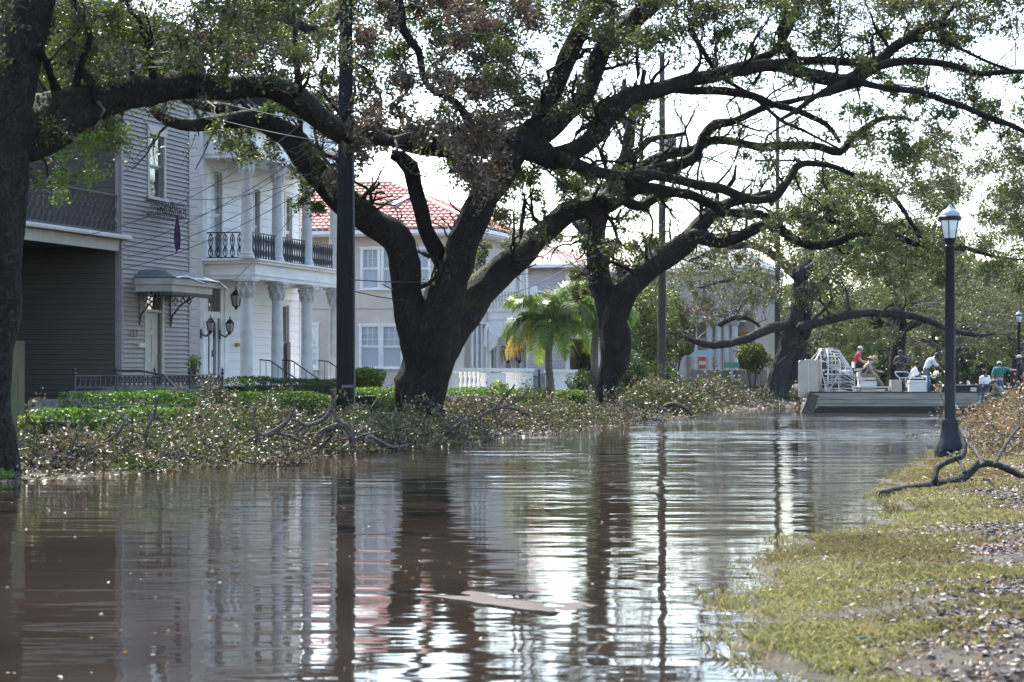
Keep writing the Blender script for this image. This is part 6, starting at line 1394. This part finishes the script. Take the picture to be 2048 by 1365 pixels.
    s1 = MB().box((bx(1716),-.75,bz(786)),(bx(1748),-.1,bz(762))).box((bx(1712),-.75,bz(760)),(bx(1746),-.1,bz(755))).box((bx(1711),-.75,bz(754)),(bx(1715),-.1,bz(745))); s1.build('pilot_seat', WHITEW, A)
    MB().box((bx(1712),.0,bz(742)),(bx(1738),.7,bz(737))).box((bx(1707),.0,bz(736)),(bx(1710),.7,bz(724))).box((bx(1718),.1,bz(786)),(bx(1730),.6,bz(743))).build('raised_seat', WHITEW, A)
    for x in (bx(1712), bx(1770)): MB().tube([(x,-.88,zd+.05),(x,-.88,bz(776))], .03, 6).build('platform_leg', TUBE, A)
    MB().box((bx(1775),-.95,zd+.051),(bx(1796),-.35,bz(760))).build('storage_box', BEIGE, A)
    cb = MB().box((bx(1812),-1.0,zd+.051),(bx(1843),-.3,bz(766))).build('bench_box', WHITE, A); MB().box((bx(1811),-1.02,bz(765.5)),(bx(1845),-.28,bz(761))).build('lid', WHITE, cb)
    MB().tube([(bx(1797),-.5,zd+.06),(bx(1802),-.5,zd+.3),(bx(1799),-.5,zd+.5)], .1, 8).build('outboard_bag', BLK, A)
    r_ = MB()
    r_.tube([(bx(1783),-.9,bz(744)),(bx(1806),-.9,bz(744)),(bx(1812),-.9,bz(748))], .028, 6).tube([(bx(1783),-.9,bz(744)),(bx(1785),-.9,bz(750)),(bx(1792),-.9,bz(756)),(bx(1840),-.9,bz(756)),(bx(1845),-.9,bz(753)),(bx(1845),-.9,bz(787))], .028, 6)
    for x in (1792, 1812): r_.tube([(bx(x),-.9,bz(756)),(bx(x),-.9,bz(787))], .022, 6)
    r_.tube([(bx(1845),-.9,bz(753)),(bx(1845),.9,bz(753)),(bx(1845),.9,bz(787))], .028, 6).build('grab_rail', TUBE, A)
    MB().box((bx(1858),-hw+.02,zd+.051),(bx(1972),-hw+.1,bz(771))).box((bx(1858),hw-.1,zd+.051),(bx(1972),hw-.02,bz(771))).box((bx(1967),-hw+.101,zd+.051),(bx(1972),hw-.101,bz(771))).build('bow_side_panel', BLK, A)
    MB().box((bx(1856),-hw-.01,bz(770.8)),(bx(1974),-hw+.12,bz(769))).build('bow_rail', ALU, A)
    for x in (1866, 1935): MB().box((bx(x-6),-hw+.005,bz(783)),(bx(x+6),-hw+.018,bz(775))).build('decal_square', ALUL, A)
    return A
airboat()

# ------------------------------------------------------------------ people
SKIN_D = mat('dark_skin', (.12,.065,.042), .5); SKIN_L = mat('light_skin', (.5,.31,.22), .5)
def cloth(n, c): return mat('cloth_' + n, c, .85, c2=tuple(x*.8 for x in c), nscale=9, bump=.004, bscale=14)
STAND = dict(pelvis=(0,0,.95), spine=(0,0,1.14), chest=(0,0,1.33), neck=(0,.0,1.5), head=(0,.02,1.6), crown=(0,.015,1.7),
    shL=(-.18,0,1.41), elL=(-.23,-.02,1.13), wrL=(-.22,.08,.88), shR=(.18,0,1.41), elR=(.23,-.02,1.13), wrR=(.22,.08,.88),
    hipL=(-.09,0,.92), knL=(-.1,.02,.5), anL=(-.1,-.02,.09), toL=(-.11,.15,.05), hipR=(.09,0,.92), knR=(.1,.02,.5), anR=(.1,-.02,.09), toR=(.11,.15,.05))
RAD = dict(pelvis=(.145,.12), spine=(.135,.11), chest=(.155,.12), neck=(.055,.055), head=(.078,.092), crown=(.07,.082), shL=(.07,.07), elL=(.046,.046), wrL=(.03,.03),
    hipL=(.098,.098), knL=(.064,.064), anL=(.045,.045), toL=(.045,.032))
def person(label, loc, face, pose, skin, shirt, trousers, hat=None, hatm=None, sleeve=.5, vest=None, shoes=None, group='people on and beside the airboat', hairm=None, scale=1.0, shorts=False):
    J = dict(STAND); J.update(pose); J.pop('look', None); base = Vector(loc); r = empty('person', base, face); r.scale = (scale,)*3; tag(r, label, 'person', group)
    names = list(J); co = [Vector(J[n]) for n in names]; rad = [RAD.get(n) or RAD[n[:-1]+'L'] for n in names]; idx = {n: i for i, n in enumerate(names)}
    E = [('pelvis','spine'),('spine','chest'),('chest','neck'),('neck','head'),('head','crown')]
    for s in 'LR': E += [('chest','sh'+s),('sh'+s,'el'+s),('el'+s,'wr'+s),('pelvis','hip'+s),('hip'+s,'kn'+s),('kn'+s,'an'+s),('an'+s,'to'+s)]
    E = [(idx[a], idx[b]) for a, b in E]
    def addv(p, ra, par): co.append(Vector(p)); rad.append(ra); E.append((par, len(co)-1)); return len(co)-1
    for s in 'LR':        # palm, four fingers and a thumb on each hand
        w = Vector(J['wr'+s]); d = (w - Vector(J['el'+s])).normalized(); side = d.cross(Vector((0,1,.2))).normalized(); nrm = d.cross(side)
        pm = addv(w + d*.07, (.032,.02), idx['wr'+s])
        for k, Lk in zip((-1.5,-.5,.5,1.5), (.062,.075,.07,.055)):
            a = addv(w + d*.1 + side*.013*k, (.0095,.0095), pm); addv(w + d*(.1+Lk) + side*.015*k + nrm*.02, (.0085,.0085), a)
        a = addv(w + d*.055 + side*.04*(1 if s == 'L' else -1), (.011,.011), pm); addv(w + d*.09 + side*.055*(1 if s == 'L' else -1) + nrm*.012, (.009,.009), a)
    hd = Vector(J['head']); up = (Vector(J['crown']) - Vector(J['neck'])).normalized(); look = Vector(pose.get('look', (0,1,-.1))) ; look = (look - up*look.dot(up)).normalized()
    addv(hd + look*.1 - up*.005, (.016,.02), idx['head'])
    me = bpy.data.meshes.new('tmp'); me.from_pydata([tuple(c) for c in co], E, []); ob = bpy.data.objects.new('tmp', me); col.objects.link(ob)
    sk = ob.modifiers.new('s', 'SKIN'); sk.use_smooth_shade = True
    for v, ra in zip(me.skin_vertices[0].data, rad): v.radius = ra
    me.skin_vertices[0].data[idx['pelvis']].use_root = True
    ob.modifiers.new('d', 'SUBSURF').levels = 1
    ev = ob.evaluated_get(bpy.context.evaluated_depsgraph_get()); m2 = bpy.data.meshes.new_from_object(ev); bpy.data.objects.remove(ob)
    n = len(m2.vertices); X = np.empty(n*3); m2.vertices.foreach_get('co', X); X = X.reshape(-1, 3)
    segs = [(names[a], names[b], np.array(co[a]), np.array(co[b])) for a, b in E if a < len(names) and b < len(names)]
    best = np.full(n, 9.); lab = np.zeros(n, int); par = np.zeros(n)
    for i, (a, b, p, q) in enumerate(segs):
        d = q-p; t = ((X-p)@d/(d@d)).clip(0, 1); dist = np.linalg.norm(X-(p+t[:, None]*d), axis=1) - (.04 if a in ('pelvis','spine','chest') and b in ('spine','chest') else 0)
        k = dist < best; best[k] = dist[k]; lab[k] = i; par[k] = t[k]
    zone = np.zeros(n, int)          # 0 skin 1 shirt 2 trousers 3 shoes
    for i, (a, b, _, _) in enumerate(segs):
        k = lab == i
        if b in ('spine','chest') or (a == 'chest' and b[:2] == 'sh'): zone[k] = 1
        if a[:2] == 'sh': zone[k] = np.where(par[k] < sleeve*2, 1, 0)
        if a[:2] == 'el': zone[k] = np.where(par[k] < sleeve*2-1, 1, 0)
        if a == 'chest' and b == 'neck': zone[k] = np.where(par[k] < .55, 1, 0)
        if a == 'pelvis' and b[:3] == 'hip': zone[k] = 2
        if a[:3] == 'hip': zone[k] = 2
        if a[:2] == 'kn': zone[k] = 0 if shorts else 2
        if a[:2] == 'an': zone[k] = 3
    pel = Vector(J['pelvis']); tor = (Vector(J['spine'])-pel).normalized(); below = (X - np.array(pel))@np.array(tor) < .02; zone[(zone == 1) & below & (best < .2) & (np.linalg.norm(X-np.array(pel), axis=1) < .25)] = 2
    m2.materials.clear(); m2.materials.append(skin); m2.name = 'body'; inst('body', m2, r)
    nrm = np.empty(n*3); m2.vertices.foreach_get('normal', nrm); nrm = nrm.reshape(-1, 3)
    F_ = [tuple(p.vertices) for p in m2.polygons]
    def garment(nm, z, m, off, fil=None):
        fs = [f for f in F_ if sum(zone[v] in z for v in f) >= len(f)-1 and (fil is None or all(fil(v) for v in f))]
        if not fs: return
        used = sorted({v for f in fs for v in f}); mp = {v: i for i, v in enumerate(used)}
        fold = [off + .006*math.sin(X[v][2]*40 + X[v][0]*25) for v in used]
        g = bpy.data.meshes.new(nm); g.from_pydata([tuple(X[v] + nrm[v]*fo) for v, fo in zip(used, fold)], [], [tuple(mp[v] for v in f) for f in fs]); g.materials.append(m); g.polygons.foreach_set('use_smooth', [True]*len(fs)); inst(nm, g, r)
    garment('shirt', (1,), shirt, .022); garment('trousers', (2,), trousers, .018); garment('shoes', (3,), shoes or BLK, .012)
    if vest: garment('life_vest', (1,), vest, .05, lambda v: segs[lab[v]][1] in ('spine','chest'))
    cr = Vector(J['crown']); ax = up
    q = up.to_track_quat('Z', 'Y').to_matrix().to_4x4()
    def cap(nm, m, prof, c, brim=None):
        b = MB().lathe(prof, 14)
        me = b.mesh(nm, m, True); me.transform(Matrix.Translation(c) @ q)
        o = inst(nm, me, r)
        if brim is not None:
            side = look.cross(up).normalized(); b = MB(); N_ = 8
            vs = [c + look*(.07 + .1*math.sin(math.pi*i/N_)) + side*.085*math.cos(math.pi*i/N_) - up*.005 for i in range(N_+1)]
            b.add(vs + [v + up*.012 for v in vs], [tuple(range(N_+1))[::-1], tuple(range(N_+1, 2*N_+2))] + [(i, i+1, i+N_+2, i+N_+1) for i in range(N_)]); b.build('cap_peak', m, o)
    top = hd + up*.045
    if hat == 'cap': cap('cap', hatm, [(.104,0),(.105,.04),(.092,.08),(.055,.108),(.005,.117)], top, 1)
    elif hat == 'brim': cap('sun_hat', hatm, [(.19,.0),(.19,.01),(.105,.02),(.1,.07),(.08,.1),(.005,.112)], top)
    cap('hair', hairm or mat('black_hair', (.015,.012,.01), .7), [(.09,-.05),(.104,-.01),(.103,.04),(.088,.078),(.05,.1),(.005,.107)] if not hat else [(.09,-.055),(.1,-.01),(.1,.01)], hd + up*.042 - look*.018)
    ey = MB()
    side = look.cross(up).normalized()
    for s_ in (-1, 1): ey.lathe([(.002,-.008),(.011,0),(.002,.008)], 6, tuple(hd + look*.083 + side*.033*s_ + up*.018))
    ey.build('eyes', BLK, r); 
    er = MB()
    for s_ in (-1, 1): er.lathe([(.004,-.03),(.018,-.01),(.02,.01),(.006,.03)], 6, tuple(hd + side*.085*s_ - look*.005))
    er.build('ears', skin, r)
    return r
WT = cloth('white', (.72,.75,.8)); RED = cloth('red', (.5,.05,.07)); NAVY = cloth('navy', (.03,.035,.06)); TAN = cloth('tan', (.42,.34,.24)); JEAN = cloth('denim', (.09,.14,.22)); KHAKI = cloth('khaki', (.25,.22,.15)); BLKC = cloth('black', (.02,.02,.025)); TEAL = cloth('teal', (.03,.17,.16)); OR = cloth('orange', (.65,.2,.05))
CAMO = mat('cloth_camouflage', (.24,.22,.15), .85, c2=(.09,.1,.06), nscale=14, ramp=(.45,.55))
o = P(1615, 824, BD)
def onboat(px, py, dy=0): return (o.x + bx(px), o.y + dy, bz(py))
def sit(px, pz, knee=.45, lean=.1, arms=None):
    """seated facing +Y local: hips at height pz above the feet"""
    d = dict(pelvis=(0,0,pz), spine=(0,.02+lean*.3,pz+.19), chest=(0,.03+lean*.8,pz+.37), neck=(0,.03+lean*1.1,pz+.54), head=(0,.06+lean*1.3,pz+.64), crown=(0,.055+lean*1.35,pz+.74),
        shL=(-.18,.03+lean*.9,pz+.45), shR=(.18,.03+lean*.9,pz+.45), elL=(-.23,.12+lean,pz+.2), elR=(.23,.12+lean,pz+.2), wrL=(-.15,.36+lean,pz+.16), wrR=(.15,.36+lean,pz+.16),
        hipL=(-.1,.03,pz-.01), hipR=(.1,.03,pz-.01), knL=(-.14,.45,pz+.03), knR=(.14,.45,pz+.03), anL=(-.14,.5,.09+max(0,pz-.52)), anR=(.14,.5,.09+max(0,pz-.52)), toL=(-.15,.66,.05+max(0,pz-.52)), toR=(.15,.66,.05+max(0,pz-.52)))
    d.update(arms or {}); return d
FR = -math.pi/2        # facing +X (towards the bow)
person('person in a red shirt and pale cap seated high behind the steering seat', onboat(1714, 757, .45), FR-.2, sit(0, .5, arms=dict(wrR=(.2,.4,.6), look=(.2,1,-.35))), SKIN_L, RED, BLKC, 'cap', mat('cap_grey', (.5,.48,.45), .7), .3)
person('person in a tan shirt and wide hat seated with legs stretched toward the bow', onboat(1722, 777, -.45), FR, sit(0, .5, lean=.2, arms=dict(wrL=(-.1,.55,.5), wrR=(.12,.52,.55), knL=(-.12,.5,.42), knR=(.12,.48,.5), anL=(-.13,.85,.08), anR=(.14,.78,.12), toL=(-.13,1.0,.06), toR=(.14,.95,.1), look=(0,1,-.4))), SKIN_L, TAN, KHAKI, 'brim', mat('hat_straw', (.5,.43,.3), .8), .5, vest=BLKC)
person('person in a dark camouflage vest seated beyond the wide-hatted person', onboat(1730, 776, .15), FR-.1, sit(0, .5, lean=.25, arms=dict(look=(0,1,-.5))), SKIN_L, CAMO, CAMO, 'cap', mat('cap_tan', (.4,.34,.25), .8), .9)
person('person in a navy shirt and blue cap standing behind the grab rail', onboat(1806, 787, .5), math.pi*.9, dict(elL=(-.28,.08,1.16), wrL=(-.1,.22,1.2), elR=(.26,.1,1.15), wrR=(.1,.24,1.25), look=(0,1,-.3), spine=(0,.02,1.14), head=(0,.06,1.59), crown=(0,.06,1.69)), SKIN_D, NAVY, BLKC, 'cap', mat('cap_blue', (.03,.04,.1), .8), .5)
person('person in a white T-shirt sitting on the white bench box, looking down', onboat(1818, 787, -.2), FR, sit(0, .5, lean=.18, arms=dict(look=(0,1,-.6), elL=(-.24,.3,.72), wrL=(-.12,.5,.66), elR=(.25,.28,.7), wrR=(.14,.5,.62))), SKIN_D, WT, NAVY, None, None, .5)
person('person in a loose white shirt and jeans standing and bending over the bow', onboat(1850, 787, -.2), FR, dict(spine=(0,.06,1.13), chest=(0,.18,1.29), neck=(0,.32,1.42), head=(0,.41,1.48), crown=(0,.47,1.56), shL=(-.2,.22,1.36), shR=(.2,.22,1.36), elL=(-.24,.42,1.18), wrL=(-.16,.62,1.0), elR=(.24,.38,1.12), wrR=(.17,.6,.95), hipL=(-.1,.0,.92), knL=(-.12,.1,.5), knR=(.12,-.04,.5), anR=(.12,-.14,.09), toR=(.12,.02,.05), anL=(-.12,.1,.09), toL=(-.12,.27,.05), look=(0,.8,-.7), pelvis=(0,-.03,.95)), SKIN_D, cloth('pale_blue', (.66,.72,.82)), JEAN, None, None, .6)
def onbank(px, d, dz=0): c = P(px, 742, d); return (c.x, c.y, max(gz(*st(c)), -.25)+dz)
person('person in a white shirt and dark backpack standing at the bow, back turned', onbank(1970, 84, -.0), .5, dict(look=(.3,1,-.1)), SKIN_D, WT, JEAN, None, None, .5, vest=NAVY, shorts=False, scale=.97)
person('person in a teal shirt and pale cap leaning over with one arm raised', onbank(1998, 86, .25), -.3, dict(spine=(0,.05,1.14), chest=(0,.12,1.31), neck=(0,.18,1.46), head=(0,.22,1.55), crown=(0,.22,1.65), shL=(-.18,.12,1.4), shR=(.18,.12,1.4), elR=(.42,.2,1.36), wrR=(.66,.26,1.36), look=(0,1,-.3)), SKIN_L, TEAL, JEAN, 'cap', mat('cap_pale', (.55,.55,.5), .8), .5)
person('person in camouflage trousers crouching low beside the bow', onbank(2012, 83, .05), .9, sit(0, .42, lean=.35, arms=dict(look=(0,1,-.6))), SKIN_L, CAMO, CAMO, 'brim', mat('hat_straw', (.5,.43,.3), .8), .9)
person('person in an orange vest and grey cap at the right edge of the photo', onbank(2040, 78, .35), 1.2, dict(look=(0,1,-.2)), SKIN_D, BLKC, BLKC, 'cap', mat('cap_grey', (.5,.48,.45), .7), .9, vest=OR)
# haze between the near oaks and the end of the street
def haze():
    m, nt = newmat('haze'); out = N(nt, 'ShaderNodeOutputMaterial'); v = N(nt, 'ShaderNodeVolumePrincipled'); v.inputs['Color'].default_value = (.86,.92,1,1); v.inputs['Density'].default_value = HAZE_D; v.inputs['Anisotropy'].default_value = 0.0
    nt.links.new(v.outputs[0], out.inputs['Volume'])
    q = MB().box((-1500,-1500,-3),(1500,1500,22)).build('haze', m); tag(q, 'thin sunlit haze over the street', kind='stuff')
HAZE_D = .00006
haze()
